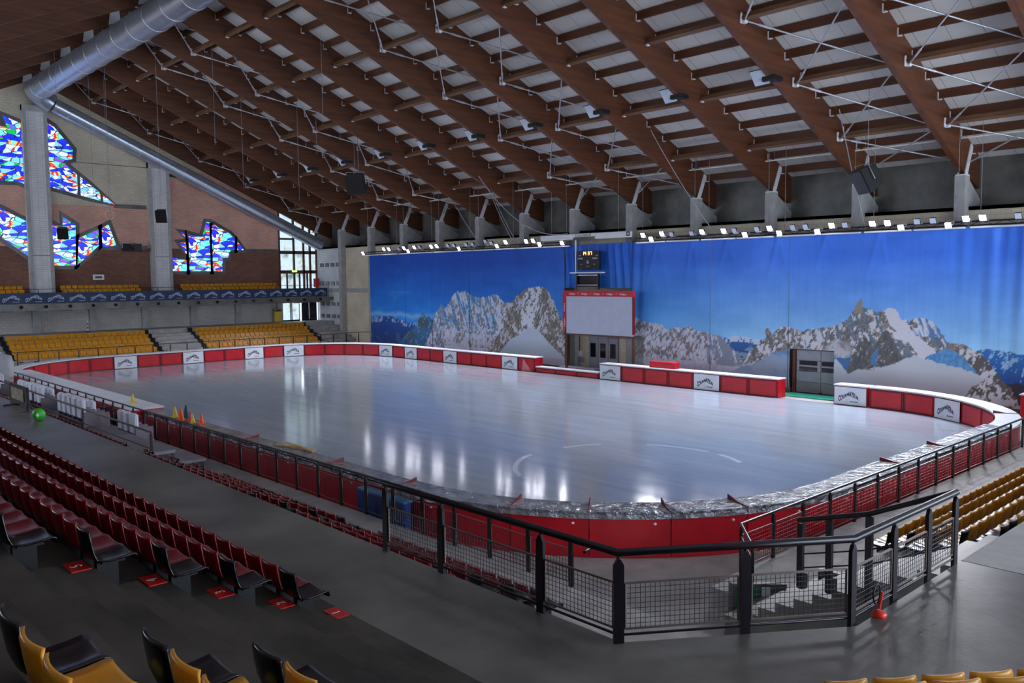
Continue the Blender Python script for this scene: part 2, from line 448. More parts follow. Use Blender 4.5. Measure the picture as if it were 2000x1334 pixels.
# side wall behind the mural: beige blocks, pale bay near the window corner, bands
st(MB().box((XG, YW, 0), (-80.2, YW+.4, 10.75)), 'wall_side', M['block_pale'], 'pale block wall with square vents beside the window corner', 'wall')
st(MB().box((-80.2, YW, 0), (13, YW+.4, 10.75)), 'wall_side', M['block_beige'], 'beige block wall behind the mountain mural', 'wall')
st(MB().box((XG, YW+1.9, 10.4), (13, YW+2.2, 15.2)), 'wall_side', M['conc'], 'recessed grey upper wall behind the columns', 'wall')
st(MB().box((XG, YW, 10.55), (13, YW+2.2, 10.75)), 'trim_1', M['conc'], 'concrete ledge along the top of the block wall', 'ledge')
st(MB().box((-84.2, YW-.03, 5.75), (-73, YW, 6.2)), 'trim_2', M['conc_col'], 'grey concrete band across the block wall', 'band')
# square vents in the pale bay: four rows of four
for r, z in enumerate((8.75, 6.72, 4.45, 3.1)):
    for c in range(4):
        x = -84.5+1.13*c
        v = thing('wall_vent', 'small square dark vent, %s from the window corner in the %s row from the top' % (ordn(c+1), ordn(r+1)), 'vent', (x, YW, z), 'square vents in the pale wall')
        MB().box((x-.36, YW-.06, z-.2), (x+.36, YW-.02, z+.22)).build('frame', M['conc'], v)
        g = MB(); g.box((x-.30, YW-.075, z-.15), (x+.30, YW-.06, z+.17)); g.build('louvre', M['grey_door' if (r == 1) else 'vip_grey'], v)

# roof beams, with their columns on the mural side
X0B, DXB = -79.8, 5.6773
BX = [X0B+DXB*(i-1) for i in range(0, 17)]     # 0 stands against the stained glass wall
RIDGE_Y, BZ0, SL = 21.6, 25.2, .458
def zb(y): return BZ0-SL*abs(y-RIDGE_Y)          # underside of the beams
BD, BW = 2.05, .30
for i, x in enumerate(BX):
    for side in (0, 1):
        y1 = 52.2 if side == 0 else -9.0
        P = [(x-BW/2, RIDGE_Y, zb(RIDGE_Y)), (x-BW/2, 49.4 if side == 0 else -6.2, zb(49.4)), (x-BW/2, y1, zb(49.4)+.45-.458*2.8), (x-BW/2, y1, zb(y1)+BD), (x-BW/2, RIDGE_Y, zb(RIDGE_Y)+BD)]
        t = thing('roof_beam', '%s roof beam from the stained glass wall, deep brown timber, %s slope' % (ordn(i+1), 'mural side' if side == 0 else 'far side over the ridge'), 'beam', (x, RIDGE_Y, zb(RIDGE_Y)), 'deep brown timber roof beams', kind='structure')
        MB().prism(P, (BW, 0, 0)).build('timber', M['beam'], t)
        yy = RIDGE_Y-.35 if side == 1 else None
        if side == 1:   # pale steel plate at the ridge joint
            a = [(x+BW/2+.02, RIDGE_Y-.15, zb(RIDGE_Y)-.1), (x+BW/2+.02, RIDGE_Y-.95, zb(RIDGE_Y)-.42), (x+BW/2+.02, RIDGE_Y-.75, zb(RIDGE_Y)+1.0), (x+BW/2+.02, RIDGE_Y-.25, zb(RIDGE_Y)+1.1)]
            MB().prism(a, (.03, 0, 0)).build('ridge_plate', M['white_steel'], t)
        else:           # white steel shoe square across the beam over the column
            d = Vector((0, 1, -SL)).normalized(); nrm = Vector((0, SL, 1)).normalized()
            c = Vector((x, 49.35, zb(49.35)))
            mb = MB()
            for sx in (-1, 1):
                p = c+Vector((sx*(BW/2+.03), 0, 0)); mb.bar(p-nrm*.05, p+nrm*1.75, .34, .05, up=(1, 0, 0))
            mb.bar(c-Vector((.26, 0, .06)), c+Vector((.26, 0, -.06)), .6, .08)
            mb.build('steel_shoe', M['white_steel'], t)
    if i >= 1:
        f = thing('wall_column', '%s concrete column from the stained glass wall, holding up a roof beam' % ordn(i), 'column', (x, YW, 0), 'concrete columns along the mural wall', kind='structure')
        mb = MB(); mb.box((x-.27, 49.0, 0), (x+.27, YW+.05, zb(49.35)-.1)); mb.build('shaft', M['conc_col'], f)
        mb = MB(); mb.prism([(x-.2, YW, zb(49.35)-.15), (x-.2, YW+2.0, zb(49.35)-1.3), (x-.2, YW+2.0, 10.7), (x-.2, YW, 10.7)], (.4, 0, 0)); mb.build('fin', M['conc_col'], f)
# roof deck
YE = 52.4
for side, (ya, yb) in enumerate(((RIDGE_Y, YE), (-9.2, RIDGE_Y))):
    za, zc = zb(ya)+BD-.02, zb(yb)+BD-.02
    st(MB().prism([(XG-.3, ya, za), (XG-.3, yb, zc), (XG-.3, yb, zc+.2), (XG-.3, ya, za+.2)], (99, 0, 0)), 'ceiling', M['deck'], 'pale roof deck panels on the %s slope' % ('mural' if side == 0 else 'near'), 'ceiling')
# purlins under the deck, with the steel hanger that holds each near end
PY = [RIDGE_Y+.95+1.63*k for k in range(18)]
for i in range(len(BX)-2):
    xa, xb = BX[i]+BW/2, BX[i+1]-BW/2
    for k, y in enumerate(PY):
        if i >= 14: continue
        zt = zb(y)+BD-.03
        t = thing('roof_purlin', '%s purlin down from the ridge, between the %s and %s roof beams' % (ordn(k+1), ordn(i+1), ordn(i+2)), 'purlin', (xa, y, zt), 'brown purlins under the roof deck', kind='structure')
        MB().box((xa, y-.07, zt-.42), (xb, y+.07, zt)).build('timber', M['purlin'], t)
        mb = MB(); mb.box((xa, y-.1, zt-.46), (xa+.05, y+.1, zt-.1)); mb.box((xa, y-.1, zt-.48), (xa+.17, y+.1, zt-.44)); mb.build('hanger', M['white_steel'], t)
# near slope: purlins seen beyond the ridge
for i in range(9):
    xa, xb = BX[i]+BW/2, BX[i+1]-BW/2
    for k in range(9):
        y = RIDGE_Y-.95-1.63*k; zt = zb(y)+BD-.03
        st(MB().box((xa, y-.07, zt-.42), (xb, y+.07, zt)), 'roof_purlin', M['purlin'], '%s purlin beyond the ridge, between the %s and %s roof beams' % (ordn(k+1), ordn(i+1), ordn(i+2)), 'purlin', group='brown purlins under the roof deck')
# struts half-way up the beams and the crossed steel rods of the braced bays
SY = [26.5+4.95*k for k in range(5)]
def zs(y): return zb(y)+1.0
for i in range(14):
    xa, xb = BX[i]+BW/2, BX[i+1]-BW/2
    braced = i in (0, 3, 4, 7, 8, 11, 12)
    for k, y in enumerate(SY):
        z = zs(y); n2 = Vector((0, SL, 1)).normalized()
        t = thing('roof_strut', '%s strut down from the ridge, between the %s and %s roof beams' % (ordn(k+1), ordn(i+1), ordn(i+2)), 'strut', (xa, y, z), 'timber struts between the roof beams', kind='structure')
        MB().bar((xa, y, z), (xb, y, z), .26, .26, up=n2).build('timber', M['beam_under'], t)
        mb = MB()
        if braced:
            for sx, xx in ((1, xa), (-1, xb)):
                mb.bbox((min(xx, xx+sx*.1), y-.2, z-.3), (max(xx, xx+sx*.1), y+.2, z+.2), .03); mb.bbox((min(xx, xx+sx*.26), y-.12, z-.3), (max(xx, xx+sx*.26), y+.16, z-.14), .03)
        else: mb.bbox((xa, y-.12, z-.2), (xa+.16, y+.12, z-.12), .02)
        mb.build('bracket', M['white_steel'], t)
    if braced:
        yy = [RIDGE_Y+.4]+SY+[49.6]
        for k in range(len(yy)-1):
            for d in (0, 1):
                ya, yb = (yy[k], yy[k+1]) if d == 0 else (yy[k+1], yy[k])
                t = thing('brace_rod', 'thin steel rod %s, %s panel down between the %s and %s roof beams' % ('falling away from the gable' if d == 0 else 'rising away from the gable', ordn(k+1), ordn(i+1), ordn(i+2)), 'rod', (xa, ya, zs(ya)), 'crossed steel rods under the roof', kind='structure')
                p, q = Vector((xa+.12, ya, zs(ya)-.2)), Vector((xb-.12, yb, zs(yb)-.2))
                off = Vector((0, 0, -.05 if d else .05)); p, q = p+off, q+off
                MB().tube(p, q, .04, 6).build('rod', M['galv'], t)
                mb = MB(); mb.tube(p+(q-p)*.10, p+(q-p)*.18, .065, 6); mb.build('turnbuckle', M['galv'], t)
# white tubes slung between the beam feet
for i in range(1, 14):
    x, y = BX[i]+2.6, 47.9; z = zb(y)+1.05
    t = thing('white_tube', 'slim white tube hung in the bay beyond the %s wall column' % ordn(i), 'tube', (x, y, z), 'slim white tubes hung over the wall columns')
    MB().tube((x-2.2, y, z), (x+2.2, y, z), .045, 8).build('tube', M['tube'], t)
    for dx in (-1.6, 1.6): MB().tube((x+dx, y, z), (x+dx, y, zb(y)+BD-.03), .012, 5).build('hanger_wire', M['cable'], t)

# ------------------------------------------------------------------ gable wall
def poly_wall(name, yz, m, label, x0=XG-.35, dx=.35):
    st(MB().prism([(x0, y, z) for y, z in yz], (dx, 0, 0)), name, m, label, 'wall')
poly_wall('wall_gable', [(-9, 4.6), (45.0, 4.6), (45.0, 10.4), (-9, 10.4)], M['brick_brown'], 'dark brown brick band along the foot of the stained glass wall')
for P in ([(-9, 10.4), (20.5, 10.4), (20.5, 16), (-9, 16)], [(20.5, 10.4), (31, 10.4), (31.2, 14.35), (20.5, 14.2)], [(31, 10.4), (45, 10.4), (45, zb(45)+2), (37, 18.2), (33.2, 17.6), (31.2, 14.35)]):
    poly_wall('wall_gable', P, M['brick_pink'], 'pink brick middle of the stained glass wall')
for P in ([(-9, 16), (20.5, 16), (20.5, zb(20.5)+2), (-9, zb(-9)+2)], [(20.5, 14.2), (31.2, 14.35), (31.2, zb(31.2)+2), (RIDGE_Y, zb(RIDGE_Y)+2), (20.5, zb(20.5)+2)], [(31.2, 14.35), (33.2, 17.6), (33.2, zb(33.2)+2), (31.2, zb(31.2)+2)], [(33.2, 17.6), (37, 18.2), (44, zb(44)+2), (33.2, zb(33.2)+2)]):
    poly_wall('wall_gable', P, M['brick_cream'], 'cream block top of the stained glass wall')
st(MB().box((XG-.35, -9, 0), (XG, 45, 4.6)), 'wall_gable', M['block_grey'], 'pale grey block wall under the balcony', 'wall')
def outset(P, d):
    n = len(P); A = sum(P[i][0]*P[(i+1) % n][1]-P[(i+1) % n][0]*P[i][1] for i in range(n)); s = 1 if A > 0 else -1
    out = []
    for i in range(n):
        a, b, c = Vector(P[i-1]), Vector(P[i]), Vector(P[(i+1) % n])
        e1, e2 = (b-a).normalized(), (c-b).normalized()
        n1, n2 = Vector((e1.y, -e1.x))*s, Vector((e2.y, -e2.x))*s
        m = n1+n2
        m = m/max(.35, m.dot(n1)) if m.length > 1e-6 else n1
        if m.length > 2.0: m = m*(2.0/m.length)
        out.append(tuple(b+m*d))
    return out
GL = {
 'A1': [(14.5,21.6),(18.19,20.97),(19.32,20.79),(19.01,21.75),(20.41,21.24),(20.42,15.94),(19.95,16.12),(18.04,16.06),(14.5,16.06)],
 'A2': [(22.38,21.70),(23.04,21.27),(23.72,20.42),(24.57,19.35),(24.50,18.48),(23.72,18.12),(24.43,17.41),(25.64,16.44),(28.10,14.45),(25.97,14.97),(22.44,15.83)],
 'B1': [(18.41,13.72),(20.42,12.64),(20.43,9.55),(18.05,11.41),(18.07,13.06)],
 'B2': [(22.42,12.54),(23.21,12.09),(23.38,11.86),(23.47,13.13),(24.50,12.45),(24.36,8.70),(22.41,8.69)],
 'B3': [(24.73,11.24),(26.49,12.11),(26.46,10.57),(24.50,8.75)],
 'B4': [(26.78,12.21),(27.41,12.59),(28.04,10.56),(26.77,10.47)],
 'C1': [(34.11,12.14),(34.58,12.00),(34.73,11.51)],
 'C2': [(34.08,10.99),(34.71,11.05),(34.78,9.85)],
 'C3': [(33.09,9.54),(34.73,9.26),(34.72,8.16),(33.04,8.17)],
 'C4': [(35.06,11.88),(36.01,11.64),(36.45,11.65),(36.93,13.16),(37.25,13.14),(37.21,8.14),(35.02,8.16)],
 'C5': [(37.49,12.76),(37.77,12.92),(39.42,12.02),(39.89,11.55),(39.88,10.38),(39.51,10.32),(39.28,10.11),(39.20,9.58),(38.53,9.53),(38.46,8.13),(37.46,8.14)],
 'C6': [(40.22,11.31),(40.88,10.36),(40.19,10.36)]}
WN = {'A1': 'large stained glass window left of the first brick pillar, red figure inside', 'A2': 'tapering stained glass window right of the first pillar, under the duct elbow', 'B1': 'slanted stained glass window left of the first pillar, lower level',
 'B2': 'tall stained glass pane beside the first pillar, lower level', 'B3': 'kite shaped stained glass pane with purple edge, lower level', 'B4': 'small green stained glass pane ending the lower window',
 'C1': 'tiny upper stained glass sliver of the right window', 'C2': 'blue wedge stained glass sliver of the right window', 'C3': 'low corner stained glass pane with green and red arcs', 'C4': 'tall middle stained glass pane of the right window', 'C5': 'stepped stained glass pane of the right window', 'C6': 'small end triangle of the right stained glass window'}
for wi, (k, P) in enumerate(GL.items()):
    c = P[0]
    t = thing('window_%d' % (wi+1), WN[k], 'window', (XG, c[0], c[1]), kind='structure')
    MB().prism([(XG-.02, y, z) for y, z in P], (.075, 0, 0)).build('stained_pane', M['stained'], t)
    MB().prism([(XG-.02, y, z) for y, z in outset(P, .34)], (.06, 0, 0)).build('concrete_surround', M['conc'], t)
# mullions that cut the long tapering pane
t = thing('trim_3', 'two grey mullions across the tapering stained glass window', 'mullion', (XG, 25, 15), kind='structure')
for y0, z0, z1 in ((24.95, 15.1, 17.2), (26.9, 14.6, 15.55)):
    MB().box((XG, y0-.12, z0), (XG+.09, y0+.12, z1)).build('mullion', M['conc'], t)
# concrete bands that run on from the window tips
t = thing('trim_4', 'grey concrete bands joining the windows to the pillars', 'band', (XG, 30, 14), kind='structure')
for y0, y1, z0, z1 in ((28.0, 31.0, 14.15, 14.55), (27.9, 31.0, 10.3, 10.65), (33.1, 33.2, 8, 10), (40.6, 45.0, 10.15, 10.5), (33.2, 36.5, 17.45, 17.8), (24.7, 31.1, 18.17, 18.22)):
    MB().box((XG, y0, z0), (XG+.05, y1, z1)).build('band', M['conc'], t)
st(MB().prism([(XG-.35, 49.55, 0), (XG-.35, 52.6, 0), (XG-.35, 52.6, 15), (XG-.35, 49.55, 15)], (.35, 0, 0)), 'wall_gable', M['block_grey'], 'grey end of the recess above the pale wall', 'wall')
# tall brick faced pillars
for n, (y0, y1, zt) in enumerate(((20.42, 22.42, 22.85), (31.15, 33.15, 18.65), (9.7, 11.7, 18.6))):
    t = thing('wall_pillar', ['taller white brick pillar between the left stained glass windows', 'white brick pillar between the lower and right stained glass windows', 'white brick pillar at the far left of the stained glass wall'][n], 'pillar', (XG, y0, 4.9), 'white brick pillars', kind='structure')
    MB().box((XG, y0+.31, 4.9), (XG+.42, y1-.31, zt-.5)).build('brick_face', M['brick_white'], t)
    for a, b in ((y0, y0+.31), (y1-.31, y1)): MB().box((XG, a, 4.9), (XG+.5, b, zt)).build('concrete_edge', M['conc_col'], t)
    MB().box((XG, y0, zt-.5), (XG+.46, y1, zt)).build('cap', M['conc_col'], t)
    MB().box((XG, y0+.3, 9.55), (XG+.43, y1-.3, 9.6)).build('joint', M['conc'], t)
for n in range(8):
    y = 10.9+4.79*n
    st(MB().box((XG, y, 2.6), (XG+.35, y+.62, 4.9)), 'wall_pillar', M['conc_col'], '%s plain concrete pillar under the balcony counted from its far end' % ordn(8-n), 'pillar', group='plain pillars under the balcony')
# glazed corner by the side wall
t = thing('window_13', 'tall brown framed glazing in the corner beside the pale wall', 'window', (XG, 47, 5.2), kind='structure')
top = lambda y: zb(y)+.4
ys = [45.0, 46.75, 47.95, 48.75, 49.55]
for a, b in zip(ys, ys[1:]):
    MB().prism([(XG-.2, a+.08, 5.2), (XG-.2, b-.08, 5.2), (XG-.2, b-.08, top(b)), (XG-.2, a+.08, top(a))], (.06, 0, 0)).build('pane', M['daylit'], t)
for y in ys: MB().box((XG-.25, y-.1, 5.2), (XG+.05, y+.1, top(y))).build('post', M['brown_frame'], t)
for z in (7.85, 10.0): MB().box((XG-.25, 45.0, z), (XG+.05, 49.5, z+.36)).build('transom', M['brown_frame'], t)
MB().box((XG-.22, 45.0, 11.55), (XG+.02, 46.8, 11.75)).build('transom', M['brown_frame'], t)
for y in (45.87, 47.4, 48.35): MB().box((XG-.22, y-.07, 5.2), (XG+.02, y+.07, 7.9)).build('door_post', M['black'], t)
# doors under the balcony
t = thing('door_1', 'pair of dark framed glass doors under the balcony corner', 'door', (XG, 47, 2.6), kind='structure')
for y0, y1 in ((45.1, 46.2), (46.25, 47.3), (47.5, 48.4), (48.45, 49.4)):
    MB().box((XG-.05, y0+.1, 2.75), (XG-.02, y1-.1, 4.75)).build('pane', M['daylit'] if y0 < 47 else M['glass_dark'], t, label='lit door pane' if y0 < 47 else 'dark door pane')
    mb = MB()
    for a, b, c, d in ((y0, y0+.1, 2.6, 4.85), (y1-.1, y1, 2.6, 4.85), (y0, y1, 2.6, 2.75), (y0, y1, 4.75, 4.85)): mb.box((XG-.08, a, c), (XG+.03, b, d))
    mb.build('leaf_frame', M['black'], t)
st(MB().box((XG-.4, 45, 0), (XG-.1, 49.6, 2.6)), 'wall_gable', M['block_grey'], 'grey wall under the corner doors', 'wall')
st(MB().box((XG-.4, 44.9, 4.85), (XG, 49.6, 5.2)), 'trim_5', M['conc_col'], 'concrete lintel over the corner doors', 'lintel')
# balcony
BXF = -82.2
st(MB().box((XG, 8, 4.95), (BXF, 49.55, 5.25)), 'floor_balcony', M['conc'], 'concrete balcony floor under the stained glass', 'balcony')
st(MB().box((BXF-.1, 8, 4.72), (BXF+.12, 49.0, 5.32)), 'trim_6', M['conc'], 'grey balcony edge below the blue banners', 'edge')
for n in range(21):
    y = 9.2+1.93*n
    t = thing('small_spotlight', 'small black spotlight on the balcony edge, %s counted from the pale wall' % ordn(21-n), 'spotlight', (BXF+.12, y, 5.05), 'black spotlights along the balcony edge')
    MB().bbox((BXF+.12, y-.13, 4.92), (BXF+.34, y+.13, 5.18), .04).build('housing', M['black_mat'], t)
    MB().tube((BXF+.34, y, 5.05), (BXF+.38, y, 5.03), .1, 10).build('lens', M['glass_dark'], t)
# unseen near gable and near wall, blocking light, openings shaped to admit daylight
st(MB().box((-38, -9.4, 0), (13, -9, zb(-9)+2)), 'wall_near', M['brick_brown'], 'unseen long wall at the back of the near stand', 'wall')
st(MB().box((XG, -9.4, 0), (-38, -9, 3.5)), 'wall_near', M['brick_brown'], 'unseen low wall under the daylight opening of the near stand', 'wall')
st(MB().prism([(13, -9, 3), (13, 11, 3), (13, 11, zb(11)+2), (13, -9, zb(-9)+2)], (.3, 0, 0)), 'wall_end', M['brick_brown'], 'end wall behind the corner stand', 'wall')
st(MB().prism([(13, 11, 13), (13, 50, 11), (13, 50, zb(50)+2), (13, RIDGE_Y, zb(RIDGE_Y)+2), (13, 11, zb(11)+2)], (.3, 0, 0)), 'wall_end', M['brick_brown'], 'upper end wall over the glazed entrance', 'wall')

# ------------------------------------------------------------------ stands
def steps(name, prof, xa, xb, m, label, axis='x'):
    # prof: list of (offset, z) outline polygon, swept along x (offset = y) or along y (offset = x)
    P = [((xa, q, z) if axis == 'x' else (q, xa, z)) for q, z in prof]
    st(MB().prism(P, (xb-xa, 0, 0) if axis == 'x' else (0, xb-xa, 0)), name, m, label, 'stand')
E0 = 5.9
def upper_prof(n, e, sgn):
    # front edge e, treads step away by sgn*TR and up by RI
    P = [(e, WALK-.25), (e, WALK)]
    for k in range(1, n+1):
        q = e+sgn*TR*k; P += [(q, WALK+RI*(k-1)), (q, WALK+RI*k)]
    q = e+sgn*TR*(n+1); P += [(q, WALK+RI*n), (q, WALK-.25)]
    return P
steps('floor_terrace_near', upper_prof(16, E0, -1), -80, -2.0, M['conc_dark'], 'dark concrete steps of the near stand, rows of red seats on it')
# walkway around the stand, with its chamfered corner
WKP = [(-80, E0), (-80, 7.80), (-6.48, 7.80), (-4.72, 10.3), (-4.72, 13.85), (-2.75, 13.85), (-2.75, 9.6), (-1.5, E0)]
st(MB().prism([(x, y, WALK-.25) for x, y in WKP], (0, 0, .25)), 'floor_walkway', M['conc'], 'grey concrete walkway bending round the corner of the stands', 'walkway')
st(MB().box((-4.72, 13.85, WALK-.25), (-2.75, 47, WALK+.004)), 'floor_walkway', M['conc_light'], 'pale concrete walkway along the end stand', 'walkway')
st(MB().box((-2.75, 9.4, WALK-.25), (2.5, 47, WALK+.006)), 'floor_walkway', M['conc_light'], 'pale concrete landing at the right end', 'walkway')
# corner terrace set on the diagonal
dn, dt = Vector((.8, -.6, 0)), Vector((.6, .8, 0))
def dpt(a, b, z): q = dn*a+dt*b; return (q.x, q.y, z)
P = [dpt(a, -1.4, z-.007) for a, z in [(-7.93+TR, WALK-.2)]+sum([[(-7.93+TR*k, WALK+RI*(k-1)), (-7.93+TR*k, WALK+RI*k)] for k in range(1, 6)], [])+[(-7.93+TR*6, WALK+RI*5), (-7.93+TR*6, WALK-.2)]]
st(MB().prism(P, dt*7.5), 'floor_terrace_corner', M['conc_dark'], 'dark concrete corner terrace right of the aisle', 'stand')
# half steps of the aisle
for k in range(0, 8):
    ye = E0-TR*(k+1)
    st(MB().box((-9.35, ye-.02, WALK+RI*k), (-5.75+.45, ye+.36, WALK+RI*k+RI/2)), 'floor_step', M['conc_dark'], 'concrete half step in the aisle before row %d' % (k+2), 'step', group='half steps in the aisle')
# lower tier along the side: rinkside strip and five seat rows
def low_prof(e, back, sgn):
    # e: rinkside edge; strip width 1.25, five treads, wall up to walkway
    P = [(e, -.02), (e, STRIP)]
    q = e+sgn*2.05
    for k in range(1, 5):
        P += [(q, STRIP+RI*(k-1)), (q, STRIP+RI*k)]; q += sgn*TR
    P += [(back, STRIP+RI*4), (back, -.02)]
    return P
steps('floor_terrace_lower', low_prof(13.25, 7.7, -1), -80, -7.9, M['conc_light'], 'pale concrete lower tier between the walkway and the rink')
st(MB().box((-80, 7.55, -.02), (-11.5, 7.7, WALK-.25)), 'wall_lower', M['conc'], 'concrete wall behind the lower tier', 'wall')
steps('floor_terrace_end', low_prof(-10.4, -4.72, 1), 16.2, 46.5, M['conc_light'], 'pale concrete lower tier at the right end', 'y')
st(MB().box((-4.9, 14.2, -.02), (-4.72, 47, WALK-.25)), 'wall_end_lower', M['conc'], 'concrete wall behind the right lower tier', 'wall')
for k in range(5):
    q = 13.25-2.05-TR*k
    st(MB().box((-10.9, q-.02, STRIP+RI*k-.0), (-9.3, q+.36, STRIP+RI*k+RI/2)), 'floor_step', M['conc_light'], 'pale half step, %s up at the near end of the lower tier' % ordn(k+1), 'step', group='half steps of the lower tier')
# landing block and the sloping flank with its sign
st(MB().prism([(-10.3, 15.4, -.02), (-9.05, 15.3, -.02), (-8.2, 16.2, -.02), (-10.3, 16.2, -.02)], (0, 0, .47)), 'floor_landing', M['conc_light'], 'pale concrete landing at the end of the right lower tier', 'landing')
st(MB().prism([(-9.62, 15.05, -.02), (-9.5, 15.0, -.02), (-8.7, 15.75, -.02), (-8.8, 15.85, -.02)], (0, 0, .85)), 'wall_flank', M['conc'], 'low grey concrete flank wall below the corner rail', 'wall')
st(MB().box((-8.2, 16.1, -.02), (-4.72, 16.22, 1.2)), 'wall_flank', M['conc'], 'grey concrete flank of the right lower tier', 'wall')
# gable stand: five rows, floor behind, aisle
steps('floor_terrace_gable', [(-75.4, -.02), (-75.4, STRIP), (-77.9, STRIP), (-77.9, .8), (-78.7, .8), (-78.7, 1.15), (-79.5, 1.15), (-79.5, 1.5), (-80.3, 1.5), (-80.3, 1.85), (-81.1, 1.85), (-81.1, 2.2), (-82.2, 2.2), (-82.2, 2.6), (XG, 2.6), (XG, -.02)], 2, YW, M['conc_light'], 'pale concrete stand below the balcony, rows of yellow seats on it', 'y')
for k in range(4):
    for ya, yb in ((29.6, 33.0), (46.2, 49.3)):
        st(MB().box((-78.3-.8*k, ya, .8+RI*k), (-77.9-.8*k, yb, .97+RI*k)), 'floor_step', M['conc_light'], 'pale half step, %s up in the %s aisle of the far stand' % (ordn(k+1), 'middle' if ya < 40 else 'corner'), 'step', group='half steps of the far stand')
# ------------------------------------------------------------------ the printed mountain cloth
_rng = np.random.RandomState(11); _tab = _rng.rand(256, 256)
def vn(u, v):
    iu, iv = np.floor(u).astype(int), np.floor(v).astype(int); fu, fv = u-iu, v-iv
    fu = fu*fu*(3-2*fu); fv = fv*fv*(3-2*fv)
    a, b = _tab[iu % 256, iv % 256], _tab[(iu+1) % 256, iv % 256]; c, d = _tab[iu % 256, (iv+1) % 256], _tab[(iu+1) % 256, (iv+1) % 256]
    return (a*(1-fu)+b*fu)*(1-fv)+(c*(1-fu)+d*fu)*fv
def fbm(u, v, n=5, g=.55):
    s, a, t = 0, 1, 0
    for i in range(n): s = s+a*vn(u*2**i+17.3*i, v*2**i+5.1*i); t += a; a *= g
    return s/t
def L(pts, x):
    P = sorted(pts); return np.interp(x, [p[0] for p in P], [p[1] for p in P], left=-9, right=-9)
def inside(P, x, z):
    r = np.zeros(x.shape, bool); n = len(P)
    for i in range(n):
        (x1, y1), (x2, y2) = P[i], P[i-1]
        if y1 == y2: continue
        k = ((y1 > z) != (y2 > z)) & (x < (x2-x1)*(z-y1)/(y2-y1)+x1); r ^= k
    return r
RL1 = [(-74,3.3),(-71.73,3.35),(-70.02,3.48),(-68.80,3.60),(-67.34,3.33),(-65.91,3.09),(-63.96,2.99),(-61,2.9)]
RL2 = [(-68.2,-.5),(-67.43,0.75),(-65.95,1.97),(-64.81,2.51),(-64.09,3.23),(-63.67,3.76),(-63.33,4.07),(-63.00,3.67),(-62.81,3.56),(-62.46,3.76),(-61.94,3.37),(-60.5,2.5),(-59,0)]
RL3 = [(-64.4,-.5),(-63.21,0.97),(-61.97,2.49),(-61.59,3.78),(-61.27,4.19),(-60.87,4.41),(-60.48,4.89),(-60.28,4.42),(-59.98,4.54),(-59.59,4.78),(-59.21,5.26),(-58.82,5.65),(-58.20,6.04),(-57.96,5.95),(-57.60,5.97),(-56.99,6.05),(-56.71,5.86),(-56.41,5.78),(-55.83,5.54),(-55.25,5.48),(-54.67,5.58),(-54.34,5.55),(-54.00,5.62),(-53.43,5.86),(-53.22,5.71),(-52.89,5.70),(-52.60,5.51),(-52.35,5.34),(-52.03,5.05),(-51.49,5.12),(-51.17,5.14),(-50.74,5.65),(-50.43,5.76),(-49.90,6.08),(-49.49,6.28),(-49.08,6.37),(-48.08,6.42),(-47.39,6.31),(-47.14,6.18),(-46.82,5.89),(-46.53,5.41),(-46.06,4.73),(-45.69,4.20),(-45.41,3.80),(-44.9,3.2)]
GLC = [(-53.6,-.2),(-52.75,0.92),(-51.53,2.05),(-50.36,2.53),(-49.12,3.20),(-48.12,2.95),(-47.14,2.16),(-45.81,1.29),(-44.5,.5)]
SPL = [(5.4,-52.03),(4.19,-51.72),(3.0,-52.28),(1.77,-53.39),(.82,-54.54),(-.5,-55.5)]
RM = [(-40.5,4.0),(-39.2,4.3),(-38.52,4.32),(-38.32,4.20),(-37.89,4.09),(-36.79,3.88),(-36.18,3.86),(-35.88,3.73),(-35.58,3.59),(-35.28,3.57),(-34.98,3.64),(-34.76,3.69),(-34.39,3.64),(-34.10,3.69),(-33.82,3.80),(-33.60,3.74),(-33.10,3.53),(-32.75,3.51),(-32.40,3.44),(-32.05,3.34),(-31.78,3.29),(-31.30,3.31),(-31.03,3.09),(-30.63,2.65),(-29.96,2.12),(-29.36,1.53),(-28.91,1.2),(-27.5,.7),(-25,-.5)]
RNM = [(-32,3.0),(-31.17,3.09),(-30.63,3.20),(-30.23,3.30),(-29.84,3.26),(-29.45,3.30),(-28.94,3.19),(-28.18,3.14),(-27,3.1)]
RRR = [(-31.5,.6),(-29.95,1.21),(-29.43,1.93),(-28.93,2.52),(-28.42,2.88),(-28.05,3.23),(-27.94,3.79),(-27.79,3.91),(-27.65,3.69),(-27.50,3.48),(-27.32,3.76),(-26.95,3.94),(-26.59,4.08),(-26.29,3.98),(-26.11,3.91),(-25.64,3.77),(-25.29,3.87),(-24.94,3.96),(-24.60,3.94),(-24.37,4.03),(-24.03,4.02),(-23.81,4.05),(-23.48,4.17),(-23.15,4.31),(-22.93,4.45),(-22.72,4.63),(-22.50,4.92),(-22.30,5.34),(-22.21,5.59),(-22.12,5.75),(-22.00,5.75),(-21.94,5.35),(-21.71,5.23),(-21.44,5.17),(-21.18,5.08),(-20.92,5.07),(-20.66,5.12),(-20.46,5.26),(-20.25,5.28),(-20.00,5.21),(-19.84,4.99),(-19.74,4.75),(-19.48,4.61),(-19.28,4.50),(-19.09,4.67),(-18.89,4.75),(-18.60,4.78),(-18.36,4.76),(-18.11,4.64),(-17.91,4.47),(-17.62,4.17),(-17.47,3.91),(-17.27,3.58),(-17.04,3.45),(-16.83,3.44),(-16.57,3.47),(-16.34,3.39),(-16.15,3.29),(-15.83,3.18),(-15.55,2.98),(-15.22,2.61),(-14.90,2.17),(-14.62,1.82),(-14.35,1.51),(-14.12,1.21),(-13.89,0.86),(-13.61,0.43),(-13,-.4)]
